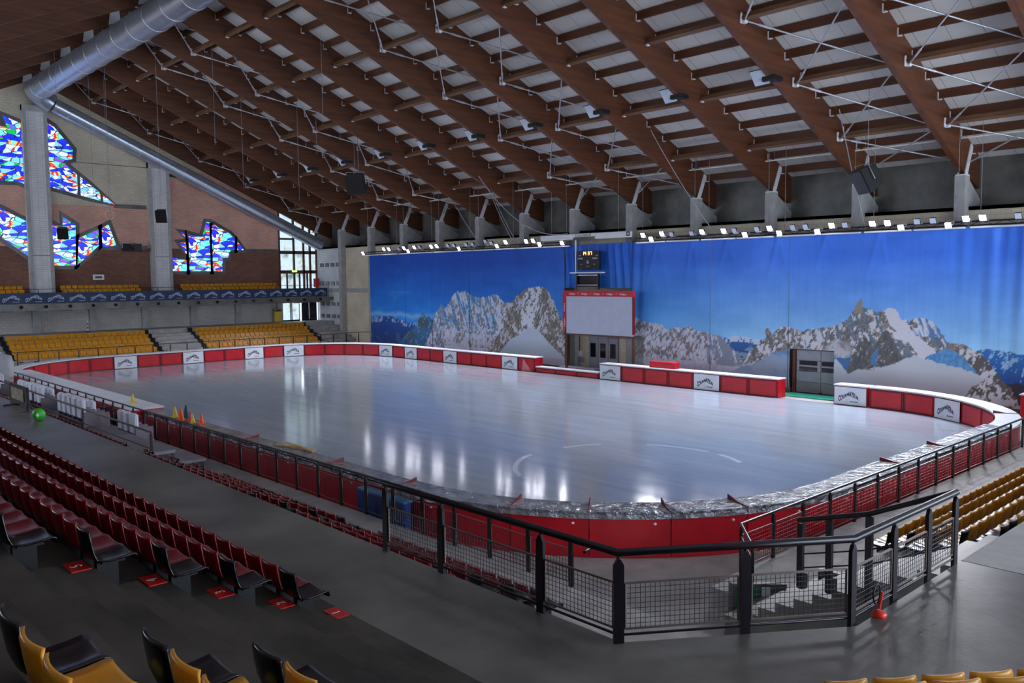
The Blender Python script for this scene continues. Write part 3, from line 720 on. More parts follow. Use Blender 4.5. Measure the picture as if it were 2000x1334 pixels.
SNR = [(-23.44,2.29),(-23.10,2.00),(-22.65,1.41),(-22.01,1.77),(-21.37,1.71),(-20.64,1.96),(-19.93,2.21),(-19.43,2.54),(-18.84,2.67),(-18.35,2.51),(-17.57,2.46),(-16.54,2.53),(-15.98,2.09),(-15.42,1.76),(-15.59,1.46),(-15.95,1.24),(-16.4,.5),(-16.4,-1),(-24,-1)]
BLS = [(-18.45,2.60),(-17.87,2.93),(-17.31,3.20),(-16.74,2.99),(-16.2,2.5),(-15.5,1.9),(-16.2,2.1)]
RNR = [(-16.5,3.1),(-15.83,3.14),(-15.47,3.23),(-15.11,3.27),(-14.75,3.21),(-14.49,3.17),(-14.23,3.21),(-13.96,3.10),(-13.71,3.09),(-13.36,3.07),(-13.03,3.06),(-8,2.9)]
PYR = [(-23.2,.9),(-22.76,1.51),(-22.35,2.67),(-22.04,3.30),(-21.68,3.73),(-21.40,3.33),(-21.19,2.94),(-20.89,3.56),(-20.49,4.08),(-20.27,3.79),(-20.01,3.30),(-19.6,2.62),(-19.5,2.45),(-20.64,1.96),(-22,1.77),(-22.65,1.3)]
def paint(x, z):
    C = np.zeros(x.shape+(3,))
    def put(m, c):
        m = np.clip(m.astype(float), 0, 1)[..., None]; C[:] = C*(1-m)+np.asarray(c, float)*m
    def mixc(a, b, t): t = np.clip(t, 0, 1)[..., None]; return np.asarray(a, float)*(1-t)+np.asarray(b, float)*t
    jx = x+(fbm(x*3, z*3+40)-.5)*.35; jz = (fbm(x*5+9, z*5)-.5)*.28
    r1 = fbm(x*1.1+(z*.7), z*1.6, 6, .62); r2 = .65*fbm(x*5.6-(z*2.2), z*3.2+70, 6, .66)+.35*fbm(x*1.9+z, z*1.6+7, 4, .6); r3 = fbm(x*8, z*5+13, 4, .7)
    streak = fbm(x*5.2+z*2.0, z*1.1+30, 6, .65)
    # sky
    t = np.clip((z-3.2)/6.2, 0, 1)
    skl = mixc((24, 136, 226), (0, 74, 176), t*1.15); skr = mixc((150, 204, 244), (66, 126, 238), t*1.25)
    w = np.clip((x+50)/22, 0, 1); C[:] = skl*(1-w[..., None])+skr*w[..., None]
    C[:] += ((fbm(x*.5, z*1.2+3)-.5)*26)[..., None]+((fbm(x*9, z*.5)-.5)*12)[..., None]
    put(np.clip(1-abs(z-3.75-(fbm(x*.6, z*0+2)-.5)*.9)/.42, 0, 1)*(x < -61)*.8, (150, 180, 222))
    put(np.clip((fbm(x*.35+4, z*1.0)-.55)*2.2, 0, .5)*(x < -58)*(z > 3.6)*(z < 6), (70, 150, 220))
    # left range, spires, main massif
    m = (z+jz*.6 < L(RL1, jx)) & (x < -60)
    put(m, mixc((12, 72, 150), (6, 44, 104), (3-z)/3)); put(m & (z > L(RL1, jx)-.5) & (r2 > .56), (150, 176, 214)); put(m & (r1 > .62) & (z < 2), (40, 92, 150))
    m = (z+jz*.7 < L(RL2, jx)) & (x < -59)
    put(m, mixc((34, 104, 158), (70, 82, 92), (r1-.42)*4)); put(m & (r2 > .60), (110, 150, 178))
    m3 = (z+jz < L(RL3, jx)) & (x < -44)
    rock = x > np.interp(z, [p[1*0] for p in sorted(SPL)], [p[1] for p in sorted(SPL)])+(r1-.5)*1.2
    put(m3, mixc((206, 210, 230), (176, 182, 206), (r3-.4)*3))
    sh = m3 & ~rock & (streak > .52) & (z > 2.7+(r1-.5)*3) & (x < -53); put(sh, mixc((44, 122, 180), (84, 150, 190), (r3-.4)*4))
    put(m3 & ~rock & (r2 > .55) & (z > 1.2), (132, 130, 134)); put(m3 & ~rock & (x < -60.2) & (r2 > .47), mixc((150, 160, 186), (92, 108, 128), (r3-.4)*4))
    put(m3 & rock, mixc((136, 128, 118), (96, 92, 88), (r3-.38)*4)); put(m3 & rock & (r2 > .55), (190, 192, 204)); put(m3 & rock & (abs(x+49.2-(z-4)*.3+(r1-.5)*2) < .75) & (r2 > .42) & (z > 2.6), (206, 210, 222))
    put(m3 & (z+jz*.5 < L(GLC, x)), mixc((180, 194, 214), (150, 168, 184), (2.2-z)/2))
    put(m3 & (z < .9), (168, 174, 196))
    # middle massif
    m = (z+jz*.4 < L(RNM, jx)) & (x > -33) & (x < -26)
    put(m, mixc((36, 96, 162), (24, 76, 140), (3-z))); put(m & (z > L(RNM, jx)-.35) & (r2 > .45), (196, 208, 230)); put(m & (r1 > .58), (120, 150, 184))
    mm = (z+jz*.7 < L(RM, jx)) & (x > -40.6) & (x < -25)
    put(mm, mixc((208, 210, 226), (172, 176, 198), (r3-.35)*3)); put(mm & (r2 > .53) & (z > 1.5), mixc((138, 130, 128), (108, 110, 122), (r3-.4)*4)); put(mm & (x > -32.3) & (streak > .5) & (z > 1.3), (132, 140, 160))
    put(mm & (x < -37.6+(r1-.5)*1.0) & (z < 3.0), mixc((104, 100, 98), (150, 150, 156), (r2-.45)*5)); put(np.clip((1.7-z)*.7, 0, .85)*mm, (152, 156, 178))
    # right hand range and massif
    m = (z+jz*.4 < L(RNR, jx)) & (x > -16.8)
    put(m, mixc((40, 112, 184), (22, 72, 146), (3-z)/1.6)); put(m & (r2 > .57), (150, 186, 220)); put(m & (z < 1.55+(r1-.5)*.6), (52, 48, 62))
    mr = (z+jz*.7 < L(RRR, jx)) & (x > -31.5)
    put(mr, mixc((150, 138, 130), (98, 96, 100), (r3-.36)*4)); put(mr & (r2 > .53), (206, 206, 216)); put(mr & (streak > .55) & (x > -24.5) & (x < -17), mixc((88, 112, 134), (120, 130, 140), (r3-.4)*4))
    put(mr & (x > -21.6) & (x < -17.4) & (abs(x+19.4+(z-4)*.75+(r1-.5)*1.6) < .55), (214, 212, 222)); put(mr & (x > -19.3) & (x < -17.5) & (z > 3.75) & (r1 < .6), mixc((216, 218, 228), (90, 130, 180), (streak-.5)*9))
    low = np.interp(x, [-30.5, -29, -27.5, -26.2, -25, -23.6], [1.1, 1.5, 2.35, 2.6, 2.85, 2.2])
    put(mr & (x < -23.2) & (z < low+(r1-.5)*.3), mixc((150, 168, 196), (96, 146, 196), (r1-.45)*6)); put(np.clip((1.9-z)*.8, 0, .8)*(mr & (x < -25)), (146, 150, 172))
    put(mr & (x > -23.9) & (x < -22.5+(r1-.5)) & (z < 2.35+(r1-.5)*.4) & (z > 1.5), (60, 112, 168)); put(np.clip(1.3-((x+23.3)/.9)**2-((z-2.85)/.55)**2+(r1-.5)*4, 0, 1)*mr*(z > 2.3), (190, 188, 196))
    put(inside(PYR, jx, z+jz*.6), mixc((104, 100, 98), (76, 80, 88), (r3-.4)*4)); put(inside(PYR, jx, z) & (r2 > .6), (176, 170, 172)); put(mr & (abs(x+21.15+(r1-.5)*.9) < .10+(2.9-z)*.16) & (z > 2.0) & (z < 3.0), (72, 128, 182))
    put(mr & (x > -16.4) & (z < 3.4) & (r2 < .5), (92, 86, 84))
    put(inside(SNR, x, z+jz*.25), mixc((196, 204, 214), (140, 138, 152), (1.9-z)/1.6)); put(inside(BLS, x+(r1-.5)*.8, z+jz*.7), mixc((70, 136, 196), (104, 160, 206), (r3-.4)*4))
    put(mr & (x < -21.9) & (x > -22.4) & (z > 4.9), (150, 140, 120))
    # sewn seams between the printed lengths
    for sx, z1 in ((-66.0, 3.6), (-61.95, 3.4), (-56.6, 4.0), (-32.05, 1.6), (-26.45, 3.8)):
        put((abs(x-sx) < .045) & (z < z1), (26, 30, 40)); put((abs(x-sx) < .03) & (z >= z1), (30, 70, 140) if sx < -40 else (90, 120, 170))
    return np.clip(C, 0, 255)
def cloth(name, x0, x1, z0, z1, label, fold, hole=None, du=.05):
    nx, nz = int((x1-x0)/du)+1, int((z1-z0)/du)+1
    xs, zs_ = np.linspace(x0, x1, nx), np.linspace(z0, z1, nz)
    X, Z = np.meshgrid(xs, zs_, indexing='ij')
    Y = YM+fold(X, Z)
    vs = np.stack([X, Y, Z], -1).reshape(-1, 3)
    I, J = np.meshgrid(np.arange(nx-1), np.arange(nz-1), indexing='ij'); a = (I*nz+J).ravel()
    F = np.stack([a, a+nz, a+nz+1, a+1], -1)
    if hole is not None:
        cx, cz = xs[I.ravel()]+du/2, zs_[J.ravel()]+du/2; F = F[~hole(cx, cz)]
    me = bpy.data.meshes.new(name); me.from_pydata(vs.tolist(), [], F.tolist())
    rgb = paint(X, Z).reshape(-1, 3)/255.0
    rgb = np.where(rgb <= .04045, rgb/12.92, ((rgb+.055)/1.055)**2.4)
    ca = me.color_attributes.new('print', 'FLOAT_COLOR', 'POINT')
    ca.data.foreach_set('color', np.concatenate([rgb, np.ones((len(rgb), 1))], 1).astype(np.float32).ravel())
    me.polygons.foreach_set('use_smooth', [True]*len(me.polygons))
    n = NT(name); at = n.new('ShaderNodeAttribute', attribute_name='print'); n.ln(at.outputs['Color'], n.b.inputs['Base Color'])
    n.b.inputs['Roughness'].default_value = .55
    n.bump(n.noise(n.coord((1.2, 1, .35)), 3.0, 5), .25, .04)
    me.materials.append(n.m)
    o = bpy.data.objects.new(name, me); COL.objects.link(o); ORG[o.name] = Vector()
    return tag(o, label, 'mural')
def foldL(X, Z):
    return .02*np.sin(X*2.1+Z*.4)+.03*np.sin(X*.6)
def foldR(X, Z):
    a = np.clip((X+17.5)/4, 0, 1)*.10+np.clip((-36.5-X)/2, 0, 1)*.05
    t = np.clip(Z/9, 0, 1)
    w = np.sin(X*5.2+.35*Z*np.sin(X*.7))+.6*np.sin(X*8.7-Z*.3+1)
    v = np.zeros_like(X)
    for cx, sl in ((-27.2, .25), (-30.8, -.3), (-33.5, .22), (-24.1, .3), (-21.0, -.25), (-36.4, .3)):
        for sgn in (-1, 1): v += -.05*np.exp(-((X-cx-sgn*sl*(9.6-Z))/.16)**2)*np.clip((Z-5.5)/4, 0, 1)
    return a*w*t+.02*np.sin(X*1.7+Z*.5)+v
def foldM(X, Z):
    s = np.exp(-((X+44.6)/.7)**2)+np.exp(-((X+39.8)/.9)**2)
    return .12*s*np.sin(X*9+np.sin(Z*.8)*1.2)+.03*np.sin(X*3)
cloth('mountain_mural', -72.0, -45.2, .3, 9.5, 'left length of the blue mountain mural with snowy peaks and a long cloud', foldL)
cloth('mountain_mural', -45.2, -38.6, 6.35, 9.6, 'plain blue middle length of the mural, gathered in folds behind the scoreboard', foldM)
cloth('mountain_mural', -38.6, -8.0, .3, 9.55, 'right length of the blue mountain mural with the needle topped peak', foldR, hole=lambda x, z: (x > -26.35) & (x < -23.5) & (z < 2.72))
st(MB().box((-38.6, YM+.1, 0), (-26.4, YM+.2, .8)), 'baseboard_1', M['conc'], 'grey footing below the mural', 'footing')

# sectional door seen through the gap in the mural
t = thing('sectional_door', 'pale grey sectional door with four slot windows in the mural gap', 'door', (-24.6, YM+.35, 0))
mb = MB()
for x0, x1 in ((-26.05, -24.5), (-24.47, -22.9)):
    for z in (0.05, .7, 1.35, 2.0): mb.bbox((x0, YM+.33, z), (x1, YM+.40, z+.635), .01)
mb.build('door_leaf', M['grey_door'], t)
mb = MB(); mb.box((-26.25, YM+.2, 0), (-26.08, YM+.45, 2.7)); mb.box((-26.25, YM+.2, 2.62), (-22.9, YM+.45, 2.72)); mb.build('door_frame', M['brown_frame'], t)
for x0 in (-25.86, -24.42):
    for z in (1.36, 1.72):
        MB().bbox((x0, YM+.31, z), (x0+1.16, YM+.335, z+.25), .06).build('slot_window', M['glass_dark'], t)
MB().bbox((-24.58, YM+.25, .06), (-24.35, YM+.33, .12), .01).build('handle', M['black'], t)
o = MB().bbox((-26.2, 46.05, -.02), (-22.6, 47.5, .05), .02).build('floor_mat', M['green_mat'], None, label='green rubber mat on the floor before the sectional door', cat='mat')

# ------------------------------------------------------------------ lamps over the mural
LIT = [(-71.82,9.71),(-68.23,10.01),(-67.39,9.99),(-64.95,10.00),(-64.32,9.72),(-63.34,10.02),(-60.82,10.02),(-60.02,10.02),(-56.94,9.72),(-52.03,9.76),(-50.99,10.05),(-48.59,10.02),(-47.80,10.03),(-47.10,9.74),(-44.68,9.75),(-36.98,10.00),(-36.29,9.71),(-35.39,10.04),(-32.18,10.02),(-30.55,10.00),(-29.02,9.70),(-27.33,10.01),(-26.68,9.69),(-24.25,9.66),(-23.39,9.97),(-21.04,9.96),(-20.21,9.95),(-19.48,9.67),(-17.07,9.66),(-16.22,9.95),(-15.43,9.96)]
UNL = [(-65.83,9.98),(-62.54,10.01),(-58.45,10.01),(-57.65,10.01),(-55.99,10.03),(-55.13,10.02),(-53.49,10.21),(-52.74,10.04),(-34.60,9.97),(-32.99,9.96),(-29.79,10.00),(-28.20,10.00),(-25.82,9.99),(-25.01,9.99),(-22.61,9.97),(-18.65,9.94),(-17.84,9.94),(-13.83,9.96)]
YL = 47.0
lampd = []
for nm, d in (('up', 24), ('dn', 38)):
    l = bpy.data.lights.new('flood_light', 'SPOT'); l.energy = LAMP_W; l.color = (.93, .94, 1.0); l.spot_size = math.radians(104); l.spot_blend = .7; l.shadow_soft_size = .14
    lampd.append(l)
def flood(x, z, lit, n, low):
    lab = '%s flood lamp on the truss over the mural, %s from the stained glass end' % (('lit lower' if low else 'lit upper') if lit else 'unlit', ordn(n))
    t = thing('flood_lamp', lab, 'lamp', (x, YL-.2, z), ('lit' if lit else 'unlit')+' flood lamps over the mural')
    a = math.radians(30); fy, fz = -math.cos(a), -math.sin(a)
    F, U = Vector((0, fy, fz)), Vector((0, fz, -fy)); c = Vector((x, YL-.2, z))
    mb = MB(); w = .17
    p0, p1 = c-F*.16, c+F*.02
    q = [p1+Vector((-w, 0, 0))-U*w, p1+Vector((w, 0, 0))-U*w, p1+Vector((w, 0, 0))+U*w, p1+Vector((-w, 0, 0))+U*w]
    r = [p0+Vector((-w*.6, 0, 0))-U*w*.6, p0+Vector((w*.6, 0, 0))-U*w*.6, p0+Vector((w*.6, 0, 0))+U*w*.6, p0+Vector((-w*.6, 0, 0))+U*w*.6]
    mb.add(q+r, [(0,1,2,3),(7,6,5,4),(0,4,5,1),(1,5,6,2),(2,6,7,3),(3,7,4,0)]); mb.build('housing', M['black_mat'], t)
    mb = MB(); s = .15; p = c+F*.022
    mb.prism([p+Vector((-s, 0, 0))-U*s, p+Vector((s, 0, 0))-U*s, p+Vector((s, 0, 0))+U*s, p+Vector((-s, 0, 0))+U*s], F*.015)
    mb.build('lens', M['lamp'] if lit else M['lamp_off'], t)
    zt = 9.83
    mb = MB(); mb.bar((x-.19, YL-.2, z), (x-.19, YL+.05, zt), .02, .05); mb.bar((x+.19, YL-.2, z), (x+.19, YL+.05, zt), .02, .05); mb.bar((x-.2, YL+.052, zt), (x+.2, YL+.052, zt), .06, .05); mb.build('yoke', M['galv'], t)
    if lit:
        lo = bpy.data.objects.new('flood_light', lampd[1 if low else 0]); COL.objects.link(lo); lo.parent = t
        lo.location = F*.06
        lo.rotation_euler = Vector((0, -math.cos(math.radians(50)), -math.sin(math.radians(50)))).to_track_quat('-Z', 'Y').to_euler()
for n, (x, z) in enumerate(sorted(LIT)): flood(x, z, True, n+1, z < 9.85)
for n, (x, z) in enumerate(sorted(UNL)): flood(x, z, False, n+1, False)
# truss sections with the white tray below them
TX = [-71.9+4.86*k for k in range(13)]
TX = [x for x in TX]
nt = 0
for x0, x1 in [(-72.2, -66.3), (-66.2, -60.9), (-60.8, -55.5), (-55.4, -50.1), (-50.0, -44.2), (-37.9, -32.6), (-32.5, -27.2), (-27.1, -21.8), (-21.7, -16.3), (-16.2, -10.6)]:
    nt += 1
    t = thing('lighting_truss', '%s black lighting truss length over the mural from the stained glass end' % ordn(nt), 'truss', (x0, YL, 9.7), 'black truss lengths over the mural')
    for y, z in ((YL+.12, 9.82), (YL+.5, 9.82), (YL+.3, 9.62)): MB().tube((x0, y, z), (x1, y, z), .035, 8).build('chord', M['black'], t)
    mb = MB(); k = int((x1-x0)/.55)
    P = []
    for i in range(k+1):
        xx = x0+(x1-x0)*i/k; P.append((xx, YL+.12 if i % 2 else YL+.3, 9.82 if i % 2 else 9.62))
    mb.pipe(P, .014, 5); mb.build('lacing', M['black'], t)
    for i in range(2):
        xa = x0+.1+i*(x1-x0)/2; MB().bbox((xa, YL-.02, 9.46), (xa+(x1-x0)/2-.15, YL+.22, 9.55), .02).build('white_tray', M['white_steel'], t)
    for xx in (x0+.5, x1-.5): MB().tube((xx, YL+.3, 9.62), (xx, YL+.3, zb(YL+.3)+BD-.03), .012, 5).build('hanging_cable', M['cable'], t)
# white box beam with lettering, slung over the scoreboard
t = thing('projector_beam', 'long white box beam slung above the scoreboard, dark lettering on it', 'beam', (-42.5, YL-.2, 10.1))
MB().bbox((-46.85, YL-.35, 9.97), (-43.7, YL-.02, 10.36), .03).build('left_length', M['white_steel'], t)
MB().bbox((-41.3, YL-.35, 9.92), (-38.05, YL-.02, 10.34), .03).build('right_length', M['white_steel'], t)
MB().bbox((-43.7, YL-.3, 10.12), (-41.3, YL-.05, 10.36), .02).build('middle_plate', M['white_steel'], t)
mb = MB(); text_on(mb, 'CourmayeuR', .30, (-42.5, YL-.3, 10.14), (1, 0, .02), (0, 0, 1), (0, -1, 0), shear=.3); mb.build('lettering', M['ink'], t)
MB().box((-38.35, YL-.37, 10.0), (-38.02, YL-.35, 10.32)).build('emblem_plate', M['ink'], t)
mb = MB(); text_on(mb, 'N', .24, (-38.19, YL-.37, 10.07), (1, 0, 0), (0, 0, 1), (0, -1, 0)); mb.build('emblem', M['white_steel'], t)
for x in (-45.8, -39.2): MB().tube((x, YL-.18, 10.35), (x, YL-.18, zb(YL-.18)+BD-.03), .012, 5).build('hanging_cable', M['cable'], t)

# ------------------------------------------------------------------ scoreboard, shelf, screen and doors
t = thing('scoreboard', 'dark scoreboard hung before the mural, amber clock reading 14 37', 'scoreboard', (-42.25, YL, 8.4))
MB().bbox((-43.3, YL-.05, 7.7), (-41.15, YL+.18, 9.08), .03).build('case', M['black_mat'], t)
def seg7(mb, ch, x, z, w, h, y):
    on = {'1': 'bc', '4': 'fgbc', '3': 'abgcd', '7': 'abc'}[ch]; e = .032
    R = {'a': (0, h-e, w, h), 'g': (0, h/2-e/2, w, h/2+e/2), 'd': (0, 0, w, e), 'b': (w-e, h/2, w, h), 'c': (w-e, 0, w, h/2), 'f': (0, h/2, e, h), 'e': (0, 0, e, h/2)}
    for k in on: a, b, c, d = R[k]; mb.box((x+a, y-.012, z+b), (x+c, y, z+d))
mb = MB(); 
for ch, x in zip('1437', (-42.78, -42.55, -42.22, -41.98)): seg7(mb, ch, x, 8.78, .15, .24, YL-.052)
mb.build('clock_digits', M['amber'], t)
mb = MB()
for s, x, z, sz in (('HOME', -42.98, 8.47, .17), ('GUEST', -41.55, 8.47, .17), ('PERIOD', -42.25, 8.33, .07), ('FOULS', -42.9, 8.08, .06), ('FOULS', -41.6, 8.08, .06), ('TIME OUT', -42.25, 7.94, .07), ('PEN', -42.9, 7.77, .06), ('PEN', -41.6, 7.77, .06)):
    text_on(mb, s, sz, (x, YL-.05, z), (1, 0, 0), (0, 0, 1), (0, -1, 0))
for x in (-43.12, -42.98, -41.46, -41.32): mb.box((x, YL-.056, 8.72), (x+.09, YL-.05, 8.76))
for z in (8.24, 8.17): mb.box((-42.33, YL-.056, z), (-42.15, YL-.05, z+.05))
mb.build('lettering', M['banner_white'], t)
for x in (-43.1, -42.25, -41.4): MB().tube((x, YL+.05, 9.07), (x, YL+.05, 9.97), .012, 5).build('hanging_cable', M['cable'], t)
t = thing('timekeeper_cabin', 'open black framed cabin under the scoreboard with a pale shelf', 'cabin', (-42.3, YL, 6.3))
MB().bbox((-43.85, YL-.3, 7.44), (-40.75, YL+.2, 7.52), .015).build('shelf', M['tube'], t)
for x in (-43.32, -41.22): MB().box((x-.05, YL-.1, 6.3), (x+.05, YL+.05, 7.44)).build('post', M['black'], t)
MB().box((-43.32, YL+.06, 6.45), (-41.22, YL+.12, 7.3)).build('back_panel', M['glass_dark'], t)
for z in (7.27, 6.55): MB().box((-43.27, YL-.1, z), (-41.27, YL-.04, z+.05)).build('crossbar', M['galv'], t)
MB().box((-43.2, YL-.15, 6.2), (-41.2, YL+.05, 6.45)).build('base_box', M['conc'], t)
MB().box((-43.55, YL+.0, 7.5), (-43.47, YL+.08, 9.9)).build('mast', M['white_steel'], t)
YS = 46.6
t = thing('projection_screen', 'large white screen with a red lettered border above the grey doors', 'screen', (-41, YS, 4.5))
MB().box((-44.12, YS, 2.95), (-37.72, YS+.1, 5.76)).build('screen_panel', M['white_panel'], t)
b1 = MB().box((-44.42, YS-.05, 5.74), (-37.62, YS+.12, 6.16)).build('top_border', M['red_frame'], t)
b2 = MB().box((-44.42, YS-.05, 3.25), (-44.1, YS+.12, 5.74)).build('side_border', M['red_frame'], t)
MB().box((-37.74, YS-.04, 3.1), (-37.62, YS+.12, 5.74)).build('side_border', M['red_dark'], t)
mb = MB(); mb.box((-44.4, YS-.02, 2.86), (-37.65, YS+.12, 2.96)); mb.build('bottom_rail', M['brown_frame'], t)
mb = MB()
for k in range(5): text_on(mb, 'Valdigne', .19, (-43.45+1.22*k, YS-.05, 5.87), (1, 0, 0), (0, 0, 1), (0, -1, 0))
for z in (4.9, 3.75): text_on(mb, 'Valdigne', .19, (-44.2, YS-.05, z), (0, 0, 1), (-1, 0, 0), (0, -1, 0))
mb.build('lettering', M['banner_white'], b1)
mb = MB()
for k in range(4):
    x = -42.84+1.22*k; mb.prism([(x, YS-.05, 5.84), (x+.08, YS-.05, 5.98), (x+.05, YS-.05, 6.03), (x, YS-.05, 6.0), (x-.05, YS-.05, 6.03), (x-.08, YS-.05, 5.98)], (0, -.01, 0))
mb.build('emblem', M['orange'], b1)
for x in (-44.25, -37.8): MB().box((x-.06, YS+.1, -.02), (x+.06, YS+.22, 2.95)).build('post', M['brown_frame'], t)
t = thing('folding_door', 'grey three leaf door with rounded windows below the screen', 'door', (-42.8, YW-.1, 0))
for k in range(3):
    x = -44.45+1.0*k
    lf = MB().bbox((x, YW-.12, .1), (x+.97, YW-.03, 2.75), .02).build('door_leaf', M['grey_door'], t)
    MB().bbox((x+.2, YW-.145, .95), (x+.75, YW-.12, 2.05), .12).build('window', M['glass_dark'], lf)
for x in (-47.6, -46.2, -40.4): st(MB().box((x-.25, YW-.15, 0), (x+.25, YW, 3.0)), 'trim_7', M['conc_col'], 'grey pilaster in the opening below the screen', 'pilaster')
t = thing('switch_cabinet', 'pale electrical box with pipes on the wall left of the grey doors', 'cabinet', (-45.3, YW, 1.4))
MB().bbox((-45.7, YW-.25, .9), (-45.2, YW-.02, 1.35), .02).build('box', M['white_steel'], t)
MB().bbox((-45.55, YW-.22, .45), (-45.0, YW-.02, .85), .02).build('lower_box', M['grey_door'], t)
mb = MB(); mb.tube((-45.45, YW-.1, 1.35), (-45.45, YW-.1, 2.5), .03, 6); mb.build('pipe', M['black'], t)
MB().tube((-45.75, YW-.15, 2.2), (-45.75, YW-.3, 2.15), .12, 10).build('round_lamp', M['lamp_off'], t)
o = MB().bbox((-45.2, 46.9, 0), (-41.6, 47.7, .38), .03).build('bench', M['grey_door'], None, label='low grey bench on the floor before the grey doors', cat='bench')
# ------------------------------------------------------------------ stair down from the walkway at the right
P = [(-4.72, 14.0, -.02), (-4.72, 14.0, WALK)]
for k in range(12):
    P += [(-4.72-.36*k, 14.0, WALK-.18*(k+1)), (-4.72-.36*(k+1), 14.0, WALK-.18*(k+1))]
P += [(-4.72-.36*12, 14.0, -.02)]
st(MB().prism(P, (0, 2.2, 0)), 'floor_stair', M['conc'], 'grey concrete stair from the walkway down to the rinkside', 'stair')

# ------------------------------------------------------------------ rink boards: padded red lengths with covers
CORN = [(-64.5, 36.5), (-64.5, 23.3), (-20.2, 23.3), (-20.2, 36.5)]
def pad(name, A, B, nA, nB, T, h, label, group, banner=False, cover='white_cloth', arc=None, flap=False, lip=True, rubber=False, low=False):
    # A, B: inner ends on the ice edge; nA, nB outward directions; arc=(centre, a0, a1, r) for the curved lengths
    n = 1 if arc is None else 5
    def at(u, off):
        if arc is None:
            p = Vector((A[0], A[1], 0)).lerp(Vector((B[0], B[1], 0)), u); q = Vector((nA[0], nA[1], 0))
            return p+q*off
        (cx, cy), a0, a1, r = arc; a = a0+(a1-a0)*u; return Vector((cx+(r+off)*math.cos(a), cy+(r+off)*math.sin(a), 0))
    mid = at(.5, T/2)
    t = thing(name, label, 'rink pad', mid, group)
    g = .012
    def ring(off0, off1, z0, z1, u0, u1, k=n):
        vs, fs = [], []
        for i in range(k+1):
            u = u0+(u1-u0)*i/k
            for off, z in ((off0, z0), (off1, z0), (off1, z1), (off0, z1)):
                p = at(u, off); vs.append((p.x, p.y, z))
        for i in range(k):
            b = i*4
            for j in range(4): fs.append((b+j, b+(j+1) % 4, b+4+(j+1) % 4, b+4+j))
        fs += [(3, 2, 1, 0), (k*4, k*4+1, k*4+2, k*4+3)]
        return vs, fs
    L_ = (at(0, 0)-at(1, 0)).length; e = g/L_
    b = MB(); b.add(*ring(.02, T, -.01, h-.07, e, 1-e)); body = b.build('pad_body', M['red_vinyl'], t)
    b = MB(); b.add(*ring(0, .03, h-.17, h-.06, e, 1-e)); b.add(*ring(.0, .03, .0, .07, e, 1-e))
    for u0, u1 in ((e, .05), (.95, 1-e)): b.add(*ring(.002, .03, .07, h-.17, u0, u1, 1))
    b.build('edge_binding', M['red_dark'], t)
    b = MB(); b.add(*ring(-.02, .02, .09, h-.19, .065, .935)); fp = b.build('face_panel', M['red_vinyl'], t)
    if not low:
        b = MB(); b.add(*ring(-.05, T+.05, h-.07, h, e*.4, 1-e*.4, n if n > 1 else 4))
        if cover == 'film': b.add(*ring(T+.03, T+.05, h-.19, h-.03, e*.4, 1-e*.4))
        b.build('top_cover', M[cover], t)
    if banner:
        # white print hung on the ice side, straight across the length
        p0, p1 = at(.03, -.03), at(.97, -.03); U = (p1-p0); wd = U.length; U.normalize(); N = U.cross(Vector((0, 0, 1)))
        if N.dot(at(.5, -1)-at(.5, 0)) < 0: N = -N
        if arc is not None: p0 = p0+N*.02; p1 = p1+N*.02
        Uv = Vector((0, 0, 1)).cross(N)  # right hand seen from the ice
        s0 = p0 if Uv.dot(U) > 0 else p1
        bb = MB(); s1 = s0+Uv*wd
        bb.prism([s0+Vector((0, 0, .04)), s1+Vector((0, 0, .04)), s1+Vector((0, 0, h-.12)), s0+Vector((0, 0, h-.12))], N*.012)
        bn = bb.build('banner', M['banner_white'], t)
        bl = MB(); town_logo(bl, s0+Uv*(wd*.45)+Vector((0, 0, .22))+N*.012, Uv, (0, 0, 1), N, wd*.66, .58); bl.build('lettering', M['ink'], bn)
    if flap:
        q0, q1 = at(.995, -.06), at(.995, T+.06); v = (q1-q0)
        MB().prism([q0+Vector((0, 0, h-.02)), q1+Vector((0, 0, h-.02)), q1+Vector((0, 0, h+.02)), q0+v*.5+Vector((0, 0, h+.03)), q0+Vector((0, 0, h+.12))], (at(.98, 0)-at(1, 0)).normalized()*.03).build('seam_flap', M['red_dark'], t)
    if rubber:
        q = at(.8, T)
        MB().lathe((q.x, q.y, h-.32), [(.03, -.03), (.05, 0), (.03, .03)], 8).build('round_patch', M['banner_white'], t)
    return t
GR_R, GR_W = 'plain red rink pads', 'white town banners on the rink pads'
def side_line(p0, p1, nrm, n, T, h, desc, banners=(), cover='white_cloth', flaps=(), rubber=False, start=0):
    A0, B0 = Vector(p0), Vector(p1)
    for k in range(n):
        a, b = A0.lerp(B0, k/n), A0.lerp(B0, (k+1)/n)
        w = k in banners
        lab = ('white town banner pad, %s' if w else 'plain red pad, %s') % (desc % ordn(k+1))
        pad('rink_pad', a, b, nrm, nrm, T, h, lab, GR_W if w else GR_R, w, cover, flap=k in flaps, rubber=rubber)
def arc_line(ci, a0, a1, n, T, h, desc, banners=(), cover='white_cloth', flaps=(), rubber=False, r=RR):
    for k in range(n):
        a, b = math.radians(a0+(a1-a0)*k/n), math.radians(a0+(a1-a0)*(k+1)/n); w = k in banners
        lab = ('white town banner pad, %s' if w else 'plain red pad, %s') % (desc % ordn(k+1))
        pad('rink_pad', None, None, None, None, T, h, lab, GR_W if w else GR_R, w, cover, arc=(CORN[ci], a, b, r), flap=k in flaps, rubber=rubber)
HB = 1.12
side_line((-20.3, 45), (-22.2, 45), (0, 1), 1, .85, HB, '%s right of the sectional door gap', (0,))
side_line((-25.6, 45), (-39.4, 45), (0, 1), 7, .85, HB, '%s from the door gap towards the screen', (2, 6))
side_line((-39.5, 45), (-45.8, 45), (0, 1), 3, .6, .45, 'low one, %s across the opening below the screen')
